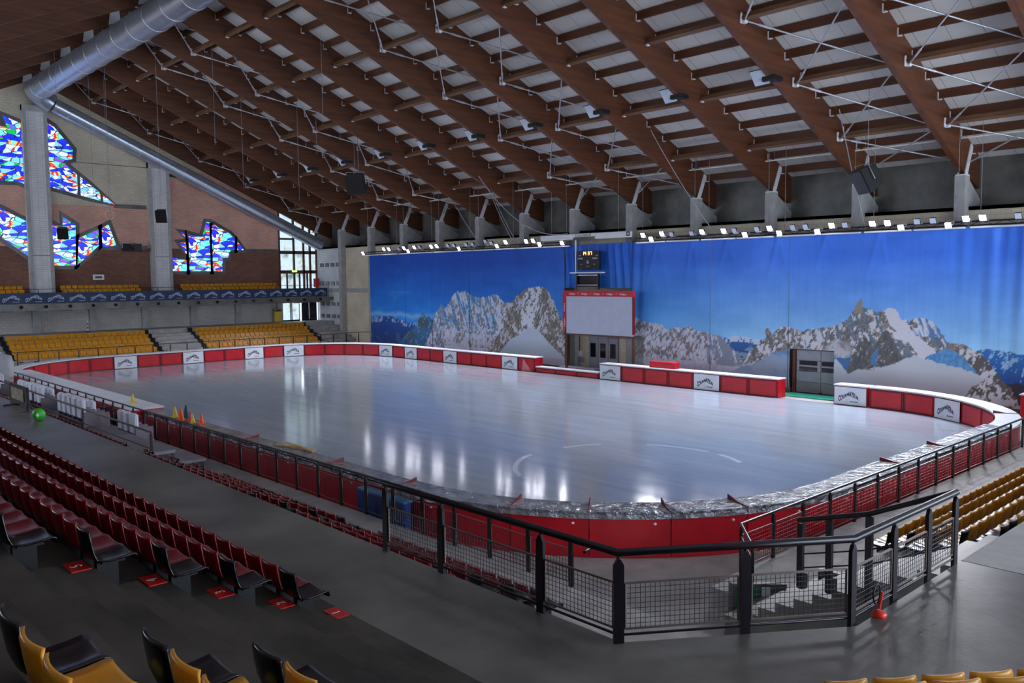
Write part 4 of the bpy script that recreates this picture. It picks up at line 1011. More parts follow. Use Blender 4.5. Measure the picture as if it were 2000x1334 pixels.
side_line((-45.9, 45), (-64.5, 45), (0, 1), 10, .85, HB, '%s along the mural, left of the screen opening', (1, 5, 8))
arc_line(0, 90, 180, 7, .85, HB, '%s round the corner from the mural to the yellow stand', (0, 5))
side_line((-73, 36.5), (-73, 23.3), (-1, 0), 7, .85, HB, '%s below the yellow stand from the mural corner', (0, 3, 6))
arc_line(1, 180, 270, 7, .85, HB, '%s round the far left corner')
side_line((-64.5, 15.1), (-40.6, 15.1), (0, -1), 12, 1.45, 1.28, '%s of the wide raised length along the near side', rubber=True)
side_line((-40.4, 14.8), (-20.2, 14.8), (0, -1), 10, .68, 1.18, '%s along the near side, right of the cones', cover='film', flaps=(4, 7, 9), rubber=True)
arc_line(2, 270, 360, 7, .85, 1.2, '%s round the near corner below the black railing', cover='film', flaps=(1, 2, 3, 4), rubber=True)
side_line((-11.7, 23.3), (-11.7, 36.5), (1, 0), 7, .85, 1.2, '%s along the right end before the railing', cover='film', flaps=(1, 3), rubber=True)
arc_line(3, 0, 90, 7, .85, HB, '%s round the far right corner', (4,), flaps=(1,))
o = MB().bbox((-13.2, 45.9, 0), (-9.5, 46.9, 1.25), .03)
t = thing('storage_pad', 'red padded block behind the boards at the far right corner', 'pad', (-11.3, 46.4, 0)); o.build('pad_body', M['red_vinyl'], t)
MB().bbox((-13.25, 45.85, 1.25), (-9.45, 46.95, 1.31), .01).build('top_cover', M['white_cloth'], t)
MB().bbox((-35.2, 45.2, HB), (-33.1, 45.75, HB+.42), .03).build('red_box', M['red_vinyl'], None, label='plain red padded box lying on top of the boards left of the sectional door', cat='box')
t = thing('wet_floor_sheet', 'pink triangular sheet leaning on the pads beside the screen opening', 'sheet', (-46.7, 44.9, 0))
MB().prism([(-47.3, 44.94, .02), (-46.2, 44.94, .02), (-47.1, 44.94, .95)], (0, .015, 0)).build('sheet', mat('pink_sheet', (226, 128, 136), .5), t)

# ------------------------------------------------------------------ railings
def railing(name, label, pts, hgt, posts, m='rail', r=.045, pw=.10, pd=.06, mesh=True, base=.0, top_mesh=.82, wire=.06, bars=(), foot=True, frame=.022, hooks=True, meshm='wire', wr=.0028):
    # pts: path of (x, y, z floor); posts: list of parameters (segment, fraction)
    t = thing(name, label, 'railing', pts[0])
    top = [Vector(p)+Vector((0, 0, hgt)) for p in pts]
    mb = MB(); mb.pipe(top, r, 8); mb.build('handrail', M[m], t)
    for b in bars:
        mb = MB(); mb.pipe([Vector(p)+Vector((0, 0, b)) for p in pts], r*.7, 6); mb.build('lower_rail', M[m], t)
    P = []
    for s, f in posts:
        a, b = Vector(pts[s]), Vector(pts[s+1]); p = a.lerp(b, f); d = (b-a); d.z = 0; d.normalize(); P.append((p, d, s))
    for p, d, s in P:
        n = Vector((-d.y, d.x, 0)); mb = MB()
        z0 = p-Vector((0, 0, .22 if hooks else 0)); z1 = p+Vector((0, 0, hgt-r))
        c = [z0-d*pw/2, z0+d*pw/2, z1-Vector((0, 0, .10))+d*pw/2, z1-Vector((0, 0, .02))+d*pw*.15, z1-Vector((0, 0, .02))-d*pw*.15, z1-Vector((0, 0, .1))-d*pw/2]
        mb.prism([q-n*pd/2 for q in c], n*pd)
        mb.tube(z1-Vector((0, 0, .04)), z1+Vector((0, 0, .02)), .02, 6)
        mb.build('post', M[m], t)
    if mesh:
        for (p, d, s), (q, d2, s2) in zip(P, P[1:]):
            a = p+(q-p).normalized()*(pw*.5+.02); b = q-(q-p).normalized()*(pw*.5+.02)
            if s != s2:
                c = Vector(pts[s2]); 
                if (c-p).length > .25 and (c-q).length > .25: continue
            D = (b-a); Lh = D.length; D.normalize(); zt, z0 = hgt*top_mesh, .10+base
            up = Vector((0, 0, 1)); mb = MB()
            for z in (zt, z0): mb.bar(a+up*z, b+up*z, frame, frame)
            for e in (a, b): mb.bar(e+up*z0, e+up*zt, frame, frame)
            fr = mb.build('panel_frame', M['panel_frame'], t)
            mb = MB(); nx = max(2, int(Lh/wire)); nz = max(2, int((zt-z0)/wire))
            for i in range(1, nx): mb.bar(a+D*(Lh*i/nx)+up*z0, a+D*(Lh*i/nx)+up*zt, wr*2, wr*2)
            for i in range(1, nz): z = z0+(zt-z0)*i/nz; mb.bar(a+up*z, b+up*z, wr*2, wr*2)
            mb.build('wire_mesh', M[meshm], fr)
    if base:
        mb = MB(); mb.pipe([Vector(p)+Vector((0, 0, .10)) for p in pts], .018, 6); mb.build('toe_rail', M[m], t)
    return t
railing('railing', 'black mesh railing along the walkway bending round the near corner', [(-11.45, 7.76, WALK), (-6.50, 7.76, WALK), (-4.78, 10.28, WALK), (-4.74, 13.62, WALK)], 1.12,
        [(0, .005), (0, .30), (0, .73), (1, 0), (1, .53), (2, 0), (2, .36), (2, .70), (2, .995)], pw=.13, pd=.05, r=.052, top_mesh=.66, wire=.062, base=.07)
n = 21
railing('railing', 'long dark mesh railing standing beside the red pads on the near side', [(-65, 13.25, STRIP), (-11.65, 13.25, STRIP), (-11.5, 12.65, STRIP)], 1.12, [(0, (k*1.34+.3)/53.35) for k in range(40)], pw=.10, top_mesh=.74, wire=.09, wr=.003, r=.035)
railing('railing', 'dark mesh railing beside the pads at the right end', [(-9.25, 15.35, STRIP), (-10.35, 16.65, STRIP), (-10.4, 45.8, STRIP)], 1.12, [(0, .05), (0, 1.0)]+[(1, (k*1.42+1.42)/29.15) for k in range(20)], pw=.10, top_mesh=.76, wire=.09, wr=.003, r=.035)
t = thing('stair_handrail', 'dark handrail on square posts along the stair flank at the right', 'handrail', (-7.5, 13.97, 1.6))
MB().pipe([(-7.52, 13.97, 2.79), (-6.23, 13.97, 3.16), (-4.85, 13.97, 3.80)], .045, 8).build('rail', M['rail'], t)
for x, z0, z1 in ((-7.45, 1.55, 2.75), (-6.91, 1.6, 2.93), (-6.21, 1.6, 3.13)):
    MB().bbox((x-.07, 13.92, z0), (x+.07, 13.98, z1), .02).build('post', M['rail'], t)
    MB().bbox((x-.05, 13.94, z0+.02), (x+.12, 14.02, z0+.3), .02).build('fixing_block', M['black'], t)
mb = MB()
for dz in (-.62, -.87): mb.pipe([(-7.5, 13.95, 2.79+dz), (-6.23, 13.95, 3.16+dz), (-4.85, 13.95, 3.8+dz)], .015, 6)
mb.build('lower_wire', M['rail'], t)
railing('railing', 'slim dark railing before the yellow seats of the far stand', [(-75.5, 15.0, STRIP), (-75.5, 48.6, STRIP), (-75.0, 49.4, STRIP)], 1.22, [(0, (k*1.5+.4)/33.6) for k in range(23)], pw=.08, r=.03, mesh=False)
railing('railing', 'black rail with a lower bar behind the white covered seats', [(-62, 9.75, 1.5), (-27.35, 9.75, 1.5), ], .92, [(0, k/5.0) for k in range(6)], pw=.08, r=.035, mesh=False, bars=(.38,), hooks=False)
railing('railing', 'thin dark handrail over the blue banners of the balcony', [(BXF+.05, 8, 5.3), (BXF+.05, 48.9, 5.3)], 1.28, [(0, k/20.0) for k in range(21)], pw=.05, r=.022, mesh=False, hooks=False)
# balcony banners: one printed length after another
for n in range(23):
    y0 = 48.75-1.75*(n+1); y1 = y0+1.745
    t = thing('balcony_banner', '%s dark blue banner length on the balcony rail counted from the pale wall' % ordn(n+1), 'banner', (BXF+.1, y0, 5.35), 'dark blue banners along the balcony')
    MB().box((BXF+.13, y0, 5.33), (BXF+.15, y1, 6.27)).build('cloth', M['navy'], t)
    mb = MB(); town_logo(mb, (BXF+.15, (y0+y1)/2, 5.5), (0, 1, 0), (0, 0, 1), (1, 0, 0), 1.35, .62); mb.build('print', M['lilac'], t)

# ------------------------------------------------------------------ seats
def seat_parts(m):
    W_, nv = .215, 7
    prof_s = [(.235, .375), (.225, .425), (.19, .437), (.08, .42), (-.06, .41), (-.16, .425)]
    prof_b = [(-.16, .425), (-.205, .455), (-.235, .53), (-.255, .64), (-.27, .75), (-.262, .785)]
    def shell(prof, seat):
        top, bot = [], []
        for i, (y, z) in enumerate(prof):
            a, b = [], []
            for j in range(nv):
                u = -1+2*j/(nv-1); e = abs(u)**3
                w = W_*(1-.06*(i/(len(prof)-1))**3 if not seat else 1)
                dz = .022*e if seat else 0; dy = 0 if seat else .035*u*u
                a.append((u*w, y+dy, z+dz)); b.append((u*w, y+dy+(0 if seat else -.022), z+dz-(.022 if seat else 0)))
            top.append(a); bot.append(b)
        mb = MB(); nu = len(prof)
        vs = [p for r in top for p in r]+[p for r in bot for p in r]; N = nu*nv
        fs = [(i*nv+j, (i+1)*nv+j, (i+1)*nv+j+1, i*nv+j+1) for i in range(nu-1) for j in range(nv-1)]
        fs += [(N+i*nv+j, N+i*nv+j+1, N+(i+1)*nv+j+1, N+(i+1)*nv+j) for i in range(nu-1) for j in range(nv-1)]
        for i in range(nu-1):
            fs += [(i*nv, N+i*nv, N+(i+1)*nv, (i+1)*nv), (i*nv+nv-1, (i+1)*nv+nv-1, N+(i+1)*nv+nv-1, N+i*nv+nv-1)]
        for j in range(nv-1):
            fs += [(j, j+1, N+j+1, N+j), ((nu-1)*nv+j, N+(nu-1)*nv+j, N+(nu-1)*nv+j+1, (nu-1)*nv+j+1)]
        return mb.add(vs, fs, True)
    return shell(prof_s, True), shell(prof_b, False)
def make_seat(name, m, lab, support=True):
    t = thing(name, lab, 'seat', (0, 0, 0))
    a, b = seat_parts(m)
    a.build('seat', m, t); b.build('backrest', m, t)
    if support:
        s = MB(); s.box((-.05, -.14, .0), (.05, .08, .40)); s.box((-.16, -.12, .38), (.16, .12, .405)); s.build('support', M['black_mat'], t)
    kids(t); return t
SEATS = {c: make_seat(c+'_stadium_chair', M[c+'_seat'], 'x') for c in ('red', 'yellow', 'black')}
used = {c: False for c in SEATS}
def seat(c, x, y, z, rz, label, group):
    p = SEATS[c]
    if not used[c]:
        used[c] = True; p.location = (x, y, z); p.rotation_euler = (0, 0, rz); p['label'] = label; p['group'] = group; ORG[p.name] = Vector((x, y, z)); return p
    return dup(p, (x, y, z), rz, label, group)
PITCH_ = .47
ROWN = ['front', 'second', 'third', 'fourth', 'fifth', 'sixth', 'seventh']
# upper red stand, last seat by the aisle black
cnt = [54, 35, 23, 14, 7]
for k in range(5):
    y = 5.53-.235-TR*k; z = WALK+RI*k
    for j in range(cnt[k]):
        x = -9.66-PITCH_*j
        if j == 0: seat('black', x, y, z, 0, 'black seat at the aisle end of the %s red row of the near stand' % ROWN[k], 'black aisle seats of the near stand')
        else: seat('red', x, y, z, 0, 'red seat, %s from the aisle in the %s row above the walkway' % (ordn(j), ROWN[k]), 'red seats of the near stand')
    # row number plate on the step beside the black seat
    yt = (5.78 if k == 0 else E0-TR*k-.13); t = thing('row_plate', 'small red row number plate beside the black seat of the %s red row' % ROWN[k], 'plate', (-9.72, yt, z), 'row number plates')
    MB().box((-9.9, yt-.1, z), (-9.54, yt+.1, z+.012)).build('plate', M['red'], t)
    mb = MB(); text_on(mb, str(k+1), .17, (-9.72, yt+.05, z+.012), (-1, 0, 0), (0, -1, 0), (0, 0, 1), extrude=.002); mb.build('numeral', M['banner_white'], t)
# yellow section on the near side of the aisle
for k, xe in ((5, -5.30), (4, -5.22), (3, -5.27)):
    y = 5.53-.235-TR*k; z = WALK+RI*k
    for j in range({5: 4, 4: 3, 3: 2}[k]):
        x = xe-.22+.47*j
        nm = {5: 'highest', 4: 'middle', 3: 'lowest'}[k]
        if j == 0: seat('black', x, y, z, 0, 'black seat beside the aisle steps, %s of the three by the yellow seats' % nm, 'black seats by the near yellow seats')
        else: seat('yellow', x, y, z, 0, 'yellow seat, %s from the aisle in the %s near yellow row' % (ordn(j), nm), 'near yellow seats')
    mb = MB().box((xe-.6, y+.24, z), (xe-.3, y+.42, z+.012)); mb.build('row_plate', M['yellow'], None, label='small yellow row plate beside the %s near black seat' % nm, cat='plate')
# corner terrace: two rows set on the diagonal
ang = math.atan2(-.8, -.6)+PI/2  # facing the rink: seat forward is -dn
for k in range(2):
    a = -7.93+.37+.235+TR*k; z = WALK+RI*k+.004
    for j in range(5):
        b = (3.75 if k == 0 else 3.35)+.47*j; p = dpt(a, b, z)
        fwd = -dn; rz = math.atan2(-fwd.x, fwd.y)
        seat('yellow', p[0], p[1], p[2], rz, 'yellow seat, %s from the left in the %s row at the bottom right corner' % (ordn(j+1), ROWN[k]), 'yellow corner seats')
# lower red tier below the walkway
AIS = [(-18.3, -16.9), (-26.6, -25.1), (-39.6, -38.2)]
BLK = {(1, 21), (3, 24), (0, 23), (2, 30), (3, 11), (0, 20), (4, 5), (4, 8), (4, 20)}
stuffmb = MB(); stf = []
for k in range(5):
    y = 11.6-.235-.78*k; z = STRIP+RI*k
    xe = -11.1; run = 0
    for j in range(118 if k >= 3 else 35):
        x = xe-.22-PITCH_*j
        if any(a < x < b for a, b in AIS): continue
        if j >= 38: stf.append((x, y, z)); continue
        edge = j == 0 or any(a < x-PITCH_ < b or a < x+PITCH_ < b for a, b in AIS)
        if k == 4 and j in (6, 10, 11): continue
        blk = edge or (k, j) in BLK
        seat('black' if blk else 'red', x, y, z, 0, '%s seat, %s from the near end in the %s row below the walkway' % ('black' if blk else 'red', ordn(j+1), ROWN[k]), 'red seats of the lower tier')
a_, b_ = seat_parts(None); 
for x, y, z in stf:
    for mb in (a_, b_): stuffmb.add([(p[0]+x, p[1]+y, p[2]+z) for p in mb.v], mb.f, True)
tag(stuffmb.build('red_seat_rows', M['red_seat']), 'far red seats of the lower tier beside the walkway, rows too far to count', 'seats', kind='stuff')
# right end tier: yellow rows facing left, black at the near end
for k in range(5):
    x = -8.69+.8*k+.235; z = STRIP+RI*k; y0 = (19.4, 18.5, 17.5, 17.0, 16.6)[k]
    for j in range((40, 40, 38, 34, 30)[k]):
        y = y0+.22+PITCH_*j
        if j == 0 or (k == 4 and j == 1) : seat('black', x, y, z, PI/2, 'black seat, %s from the stair in the %s row of the right end tier' % (ordn(j+1), ROWN[k]), 'black end seats of the right tier')
        else: seat('yellow', x, y, z, PI/2, 'yellow seat, %s from the stair in the %s row of the right end tier' % (ordn(j+1), ROWN[k]), 'yellow seats of the right tier')
# far stand: simple seats, one mesh each
def plain_seat(name, m, lab):
    mb = MB()
    mb.prism([(-.215, .22, .36), (-.215, .2, .44), (-.215, -.16, .43), (-.215, -.26, .78), (-.215, -.30, .78), (-.215, -.22, .40), (-.215, .18, .37)], (.43, 0, 0)); mb.box((-.05, -.15, 0), (.05, .05, .38))
    o = mb.build(name, m, None, label=lab, cat='seat'); kids(o); return o
FS = {'yellow': plain_seat('yellow_stadium_chair', M['yellow_seat'], 'x'), 'black': plain_seat('black_stadium_chair', M['black_seat'], 'x')}
fu = {'yellow': False, 'black': False}
fst = MB(); nind = 0
for k in range(5):
    x = -78.3-.8*k-.235+.1; z = STRIP+RI*k
    ysec = [(16.9, 29.4, 'left'), (33.05, 45.9, 'right')]
    for ya, yb, sn in ysec:
        n_ = int((yb-ya)/.5)
        for j in range(n_):
            y = ya+.25+(yb-ya-.5)*j/(n_-1); end = j in (0, n_-1)
            c = 'black' if end else 'yellow'
            if c == 'yellow' and k >= 3 and True:
                p = FS['yellow']; fst.add([(x-q.co.y*1.0, y+q.co.x, z+q.co.z) for q in p.data.vertices], [tuple(f.vertices) for f in p.data.polygons]); continue
            lab = '%s seat, %s from the left in the %s row of the far stand, %s block' % (c, ordn(j+1), ROWN[k], sn)
            if not fu[c]:
                o = FS[c]; fu[c] = True; o.location = (x, y, z); o.rotation_euler = (0, 0, -PI/2); o['label'] = lab; o['group'] = c+' seats of the far stand'
            else: dup(FS[c], (x, y, z), -PI/2, lab, c+' seats of the far stand')
tag(fst.build('yellow_seat_rows', M['yellow_seat']), 'upper two rows of yellow seats in the far stand, too far to count', 'seats', kind='stuff')
# balcony row
bst = MB(); p = FS['yellow']
for k in range(2):
    for j in range(70):
        y = 9.5+.5*j
        if 29.8 < y < 34.0 or 9.4 < y < 12.1 or 19.9 < y < 22.9: continue
        x, z = -84.1-.62*k, 5.25+.38*k+.0
        bst.add([(x+q.co.y, y-q.co.x, z+q.co.z+.45) for q in p.data.vertices], [tuple(f.vertices) for f in p.data.polygons])
    st(MB().box((XG, 8, 5.25), (-83.6-.7*k, 45, 5.7+.38*k)), 'floor_balcony', M['conc'], 'concrete step of the balcony', 'step')
tag(bst.build('yellow_seat_rows', M['yellow_seat']), 'yellow seats of the balcony peeking over the blue banners', 'seats', kind='stuff')
# ------------------------------------------------------------------ air ducts
t = thing('ventilation_duct', 'wide round metal duct running under the roof ridge', 'duct', (-50, 21.2, 23.9))
DY, DZ, DR = 21.2, 23.85, .95
MB().tube((-83.2, DY, DZ), (8, DY, DZ), DR, 40).build('duct_pipe', M['duct'], t)
for k in range(30):
    x = -81.5+2.9*k
    mb = MB(); mb.pipe([(x, DY+(DR+.01)*math.cos(a*PI/16), DZ+(DR+.01)*math.sin(a*PI/16)) for a in range(32)], .022, 5, closed=True); mb.build('seam_ring', M['seam'], t)
mb = MB(); ctr = [(-83.2, DY, DZ), (-83.75, DY+.12, DZ-.06), (-84.15, DY+.5, DZ-.3), (-84.3, DY+1.1, DZ-.62), (-84.3, DY+1.5, DZ-.85)]
mb.pipe(ctr, DR*.86, 32); mb.build('elbow', M['duct'], t)
for x in (-74, -62.9, -51.5, -40.1):
    MB().tube((x, DY, DZ+DR-.02), (x, DY, zb(DY)+BD-.03), .012, 5).build('hanging_cable', M['cable'], t)
t = thing('ventilation_duct', 'slimmer round metal duct sloping down along the stained glass wall', 'duct', (-84.3, 36, 17))
p, q = Vector((-84.3, DY+1.62, DZ-.93)), Vector((-84.3, 49.35, 10.95))
MB().tube(p, q, .64, 36).build('duct_pipe', M['duct'], t)
d = (q-p).normalized(); u = Vector((1, 0, 0)); w = d.cross(u)
for k in range(13):
    c = p+(q-p)*((k+.6)/13)
    mb = MB(); mb.pipe([c+u*(.645*math.cos(a*PI/16))+w*(.645*math.sin(a*PI/16)) for a in range(32)], .018, 5, closed=True); mb.build('seam_ring', M['seam'], t)

# ------------------------------------------------------------------ unlit floods under the roof beams
for i in range(1, 13):
    x, y = BX[i]-.55, 39.25; z = zb(y)+.05
    if i == 12: continue
    t = thing('beam_floodlight', 'unlit white faced floodlight hung beside the %s roof beam' % ordn(i+1), 'floodlight', (x, y, z), 'unlit floodlights in a line under the roof')
    c = Vector((x, y, z)); F = Vector((-.12, -.8, -.58)).normalized(); R_ = F.cross(Vector((0, 0, 1))).normalized(); U_ = R_.cross(F)
    mb = MB()
    def q4(cc, a, b): return [cc-R_*a-U_*b, cc+R_*a-U_*b, cc+R_*a+U_*b, cc-R_*a+U_*b]
    A_, B_ = q4(c-F*.4, .25, .2), q4(c, .5, .44)
    mb.add(A_+B_, [(0,3,2,1),(4,5,6,7),(0,1,5,4),(1,2,6,5),(2,3,7,6),(3,0,4,7)]); mb.build('housing', M['black_mat'], t)
    mb = MB(); mb.prism(q4(c+F*.004, .46, .40), F*.02); mb.build('front_glass', M['lamp_off'], t)
    mb = MB(); mb.bbox((x+.15, y-.1, z-.25), (x+.95, y+.6, z+.0), .03); mb.build('ballast_box', M['black_mat'], t)
    mb = MB()
    for sx in (-1, 1): mb.bar(c+R_*(sx*.52)-F*.1, Vector((x+.1+sx*.4, y, z+.75)), .03, .05)
    mb.bar((x-.3, y, z+.75), (x+.55, y, z+.75), .06, .05); mb.build('yoke', M['black'], t)

# ------------------------------------------------------------------ loudspeakers on cables
def speaker(x, y, z, w, h, dp, rz, tilt, label, cables, cab='galv'):
    t = thing('loudspeaker', label, 'loudspeaker', (x, y, z))
    R = Matrix.Rotation(rz, 3, 'Z') @ Matrix.Rotation(tilt, 3, 'X')
    def tr(mb): mb.v = [tuple(Vector((x, y, z))+R @ Vector(p)) for p in mb.v]; return mb
    mb = MB(); mb.add([(-w/2, -dp/2, -h/2), (w/2, -dp/2, -h/2), (w/2, -dp/2, h/2), (-w/2, -dp/2, h/2), (-w*.36, dp/2, -h*.42), (w*.36, dp/2, -h*.42), (w*.36, dp/2, h*.42), (-w*.36, dp/2, h*.42)],
                      [(0,1,2,3),(7,6,5,4),(0,4,5,1),(1,5,6,2),(2,6,7,3),(3,7,4,0)]); tr(mb).build('cabinet', M['black_mat'], t)
    mb = MB(); mb.bbox((-w*.46, -dp/2-.03, -h*.46), (w*.46, -dp/2-.002, h*.46), .02); tr(mb).build('grille', M['black'], t)
    mb = MB(); mb.pipe([(-w/2-.03, 0, -.1), (-w/2-.03, 0, h/2+.1), (w/2+.03, 0, h/2+.1), (w/2+.03, 0, -.1)], .025, 6); tr(mb).build('bracket', M[cab], t)
    for dx in cables: MB().tube((x+dx, y, z+h/2), (x+dx, y, zb(y)+BD-.03), .016, 6).build('hanging_cable', M['cable'], t)
speaker(-59.0, 38, 14.85, 1.55, 1.6, 1.0, .5, .35, 'large black loudspeaker hung on cables in front of the far roof beams', (-.3, .25))
speaker(-20.1, 44, 12.15, 1.2, 1.3, 1.0, -.6, .5, 'black loudspeaker hung near the lamps at the right', (0, ))
speaker(-65.95, 25, 12.16, .8, .95, .6, 1.0, .45, 'black loudspeaker hung in front of the right brick pillar', (0, ))
speaker(-73.1, 20, 11.05, .8, .9, .6, 1.2, .45, 'black loudspeaker hung in front of the tall lower stained glass pane', (0, ))
for s_, y in ((0, 28.8), (1, 29.85)):
    speaker(XG+.385, y, 10.45, .7, .75, .5, PI/2+.2-.4*s_, .2, 'black loudspeaker on the brick wall, %s of the pair beside the small green window' % ('left' if s_ == 0 else 'right'), ())
# loose ropes and cables under the roof
def rope(pts, r, label, m='cable'):
    mb = MB(); mb.pipe(pts, r, 5); o = mb.build('hanging_rope', M[m], None, label=label, cat='rope', group='ropes and cables under the roof'); return o
def sag(p, q, s, n=14):
    p, q = Vector(p), Vector(q); return [p.lerp(q, i/n)-Vector((0, 0, s*4*(i/n)*(1-i/n))) for i in range(n+1)]
rope(sag((-52.6, 46.2, zs(46.2)), (-50.3, 47.12, 9.86), .25), .03, 'grey cable sagging from the roof to the truss left of the white box beam')
rope(sag((-52.4, 46.2, zs(46.2)), (-49.9, 47.12, 9.86), .3), .03, 'second grey cable sagging beside the first, left of the white box beam')
rope(sag((-51.0, 44.0, zb(44)+.2), (-44.2, 46.9, 10.45), 1.5), .035, 'long grey cable curving down to the white box beam')
rope(sag((-57.9, 46.2, zs(46.2)), (-54.4, 47.12, 9.86), .2), .03, 'grey cable sagging from the roof to the truss near the far lamps')
rope(sag((-33.0, 42.5, zb(42.5)+.5), (-31.4, 47.12, 9.86), .25), .025, 'pale cable slanting down to the lamps right of the white box beam')
rope(sag((-21.2, 43.0, zb(43)+.3), (-21.6, 47.12, 9.86), .2), .025, 'pale cable slanting down to the lamps beside the right loudspeaker')
for n, (x, y, z0) in enumerate(((-73.5, 22.5, 13.2), (-70.5, 22.8, 12.5), (-64.5, 31.0, 14.4), (-60.5, 27.0, 17.0), (-57.4, 33.5, 16.5), (-50.5, 30.0, 18.0), (-62.0, 34.5, 13.5))):
    rope([(x, y, z0), (x, y, zb(y)+BD-.03)], .014, 'thin straight rope hanging from the roof, %s from the stained glass wall' % ordn(n+1))
t = thing('rope_ring', 'thin pale ring at the end of a rope before the pink brick', 'ring', (-79, 25.4, 12.9))
MB().pipe([(-78.9, 25.4+.38*math.cos(a*PI/12), 13.0+.38*math.sin(a*PI/12)) for a in range(24)], .02, 5, closed=True).build('ring', M['tube'], t)
MB().tube((-78.9, 25.4, 13.38), (-78.9, 25.4, zb(25.4)+BD-.03), .012, 5).build('rope', M['cable'], t)

# ------------------------------------------------------------------ white covered seats on grey platforms (lower tier, far left)
def vip(x, y, z, rz, label):
    t = thing('covered_seat', label, 'seat', (x, y, z), 'white covered seats', rz)
    ORG[t.name] = Vector((0, 0, 0))
    mb = MB(); mb.bbox((-.26, -.42, .38), (.26, -.2, 1.18), .07); mb.build('backrest', M['vip'], t)
    mb = MB(); mb.bbox((-.25, -.22, .36), (.25, .34, .52), .05); mb.build('cushion', M['vip'], t)
    for s_ in (-1, 1): MB().bbox((s_*.29-.03, -.38, .05), (s_*.29+.03, .3, .66), .02).build('side_shell', M['vip_grey'], t)
    kids(t); return t
v0 = None; vn_ = 0
for bi, (x0, n_, zz, yy) in enumerate(((-48.9, 10, 1.45, 10.45), (-41.6, 6, 1.45, 10.45), (-35.8, 5, 1.45, 10.45), (-44.5, 6, 1.0, 11.6), (-38.4, 6, 1.0, 11.6), (-33.4, 3, 1.0, 11.6))):
    for j in range(n_):
        lab = 'white covered seat, %s in %s block of %s row behind the black rail' % (ordn(j+1), ['the far', 'the middle', 'the near'][bi % 3], 'the back' if bi < 3 else 'the front')
        x = x0-.66*(n_-1-j)
        if v0 is None: v0 = vip(x, yy, zz, 0, lab); v0.location = (x, yy, zz)
        else: dup(v0, (x, yy, zz), 0, lab)
for n_, (x0, x1) in enumerate(((-56.5, -45.2), (-45.1, -38.5), (-38.4, -33.2), (-33.1, -28.9))):
    t = thing('seating_platform', 'grey platform under the white covered seats, %s from the far end' % ordn(n_+1), 'platform', ((x0+x1)/2, 11, .45), 'grey seating platforms')
    MB().bbox((x0, 9.95, 1.33), (x1, 11.1, 1.45), .01).build('upper_deck', M['platform'], t)
    MB().bbox((x0, 11.1, .88), (x1, 12.15, 1.0), .01).build('lower_deck', M['platform'], t)
    MB().box((x0+.05, 10.0, .45), (x1-.05, 11.08, 1.33)).build('upper_skirt', M['black_mat'], t)
    MB().box((x0+.05, 11.1, .45), (x1-.05, 12.1, .88)).build('lower_skirt', M['black_mat'], t)
t = thing('display_board', 'dark framed display board with a pale picture standing on the walkway', 'board', (-33.8, 7.55, WALK))
MB().bbox((-35.0, 7.52, WALK+.03), (-32.6, 7.60, WALK+.83), .02).build('frame', M['glass_dark'], t)
MB().box((-34.65, 7.50, WALK+.3), (-33.0, 7.52, WALK+.72)).build('picture', mat('sepia_picture', (136, 128, 108), .6, var=.5, scale=6), t)
for x in (-34.8, -32.8): MB().box((x-.04, 7.25, WALK), (x+.04, 7.85, WALK+.05)).build('foot', M['black'], t)
t = thing('ball', 'bright green ball lying on the walkway before the red seats', 'ball', (-30.3, 7.3, WALK))
MB().lathe((-30.3, 7.3, WALK), [(.02, 0), (.10, .02), (.17, .09), (.20, .2), (.17, .31), (.10, .38), (.02, .4)], 20).build('ball', M['green'], t)
MB().lathe((-30.12, 7.22, WALK+.2), [(.02, -.06), (.04, -.03), (.05, 0), (.04, .03), (.02, .06)], 10).build('white_patch', M['banner_white'], t)

# ------------------------------------------------------------------ things on the near boards
def cone(x, y, z, h, m, label, top=False):
    t = thing('marker_cone', label, 'cone', (x, y, z), 'small sports cones on the near boards')
    MB().lathe((x, y, z), [(h*.30, .04), (h*.24, .06), (h*.06, h), (h*.03, h+.01)], 14).build('cone', M[m], t)
    MB().bbox((x-h*.36, y-h*.36, z), (x+h*.36, y+h*.36, z+.04), .01).build('base', M[m], t)
    if top: MB().lathe((x, y, z+h), [(.03, 0), (.05, .04), (.05, .1), (.02, .13)], 10).build('tip', M[m], t)
cone(-42.6, 14.4, 1.28, .46, 'yellow', 'yellow cone standing alone on the wide white boards')
cone(-37.5, 14.45, 1.18, .46, 'yellow', 'yellow cone nearest the red step of the boards')
cone(-36.8, 14.66, 1.18, .58, 'teal', 'dark teal cone behind the tallest orange cone')
cone(-36.35, 14.25, 1.18, .56, 'orange', 'tall orange cone in front of the dark teal cone')
cone(-35.85, 14.45, 1.18, .32, 'red', 'short red cone with a knob on its tip', True)
cone(-35.35, 14.35, 1.18, .38, 'yellow', 'yellow cone touching the last orange cone')
cone(-34.95, 14.55, 1.18, .44, 'orange', 'slim orange cone at the right of the cones')
t = thing('plywood_sheet', 'yellowish plank pieces lying on the near boards', 'plank', (-27.3, 14.75, 1.18))
MB().bar((-28.4, 14.6, 1.2), (-26.4, 15.0, 1.2), .18, .03).build('plank', M['wood'], t)
MB().bar((-28.3, 14.95, 1.23), (-26.2, 14.85, 1.23), .14, .03).build('plank', M['wood'], t)
t = thing('crash_mat', 'blue mat folded between the railing and the red pads', 'mat', (-20.1, 13.7, 0))
MB().bbox((-21.3, 13.45, .0), (-18.9, 13.72, 1.02), .05).build('mat_body', M['blue_mat'], t)
MB().bbox((-21.3, 13.42, .98), (-18.9, 13.78, 1.06), .03).build('mat_top', mat('blue_mat_top', (40, 120, 170), .4), t)
MB().bbox((-19.45, 13.43, .45), (-19.3, 13.45, .62), .03).build('yellow_badge', M['yellow'], t)
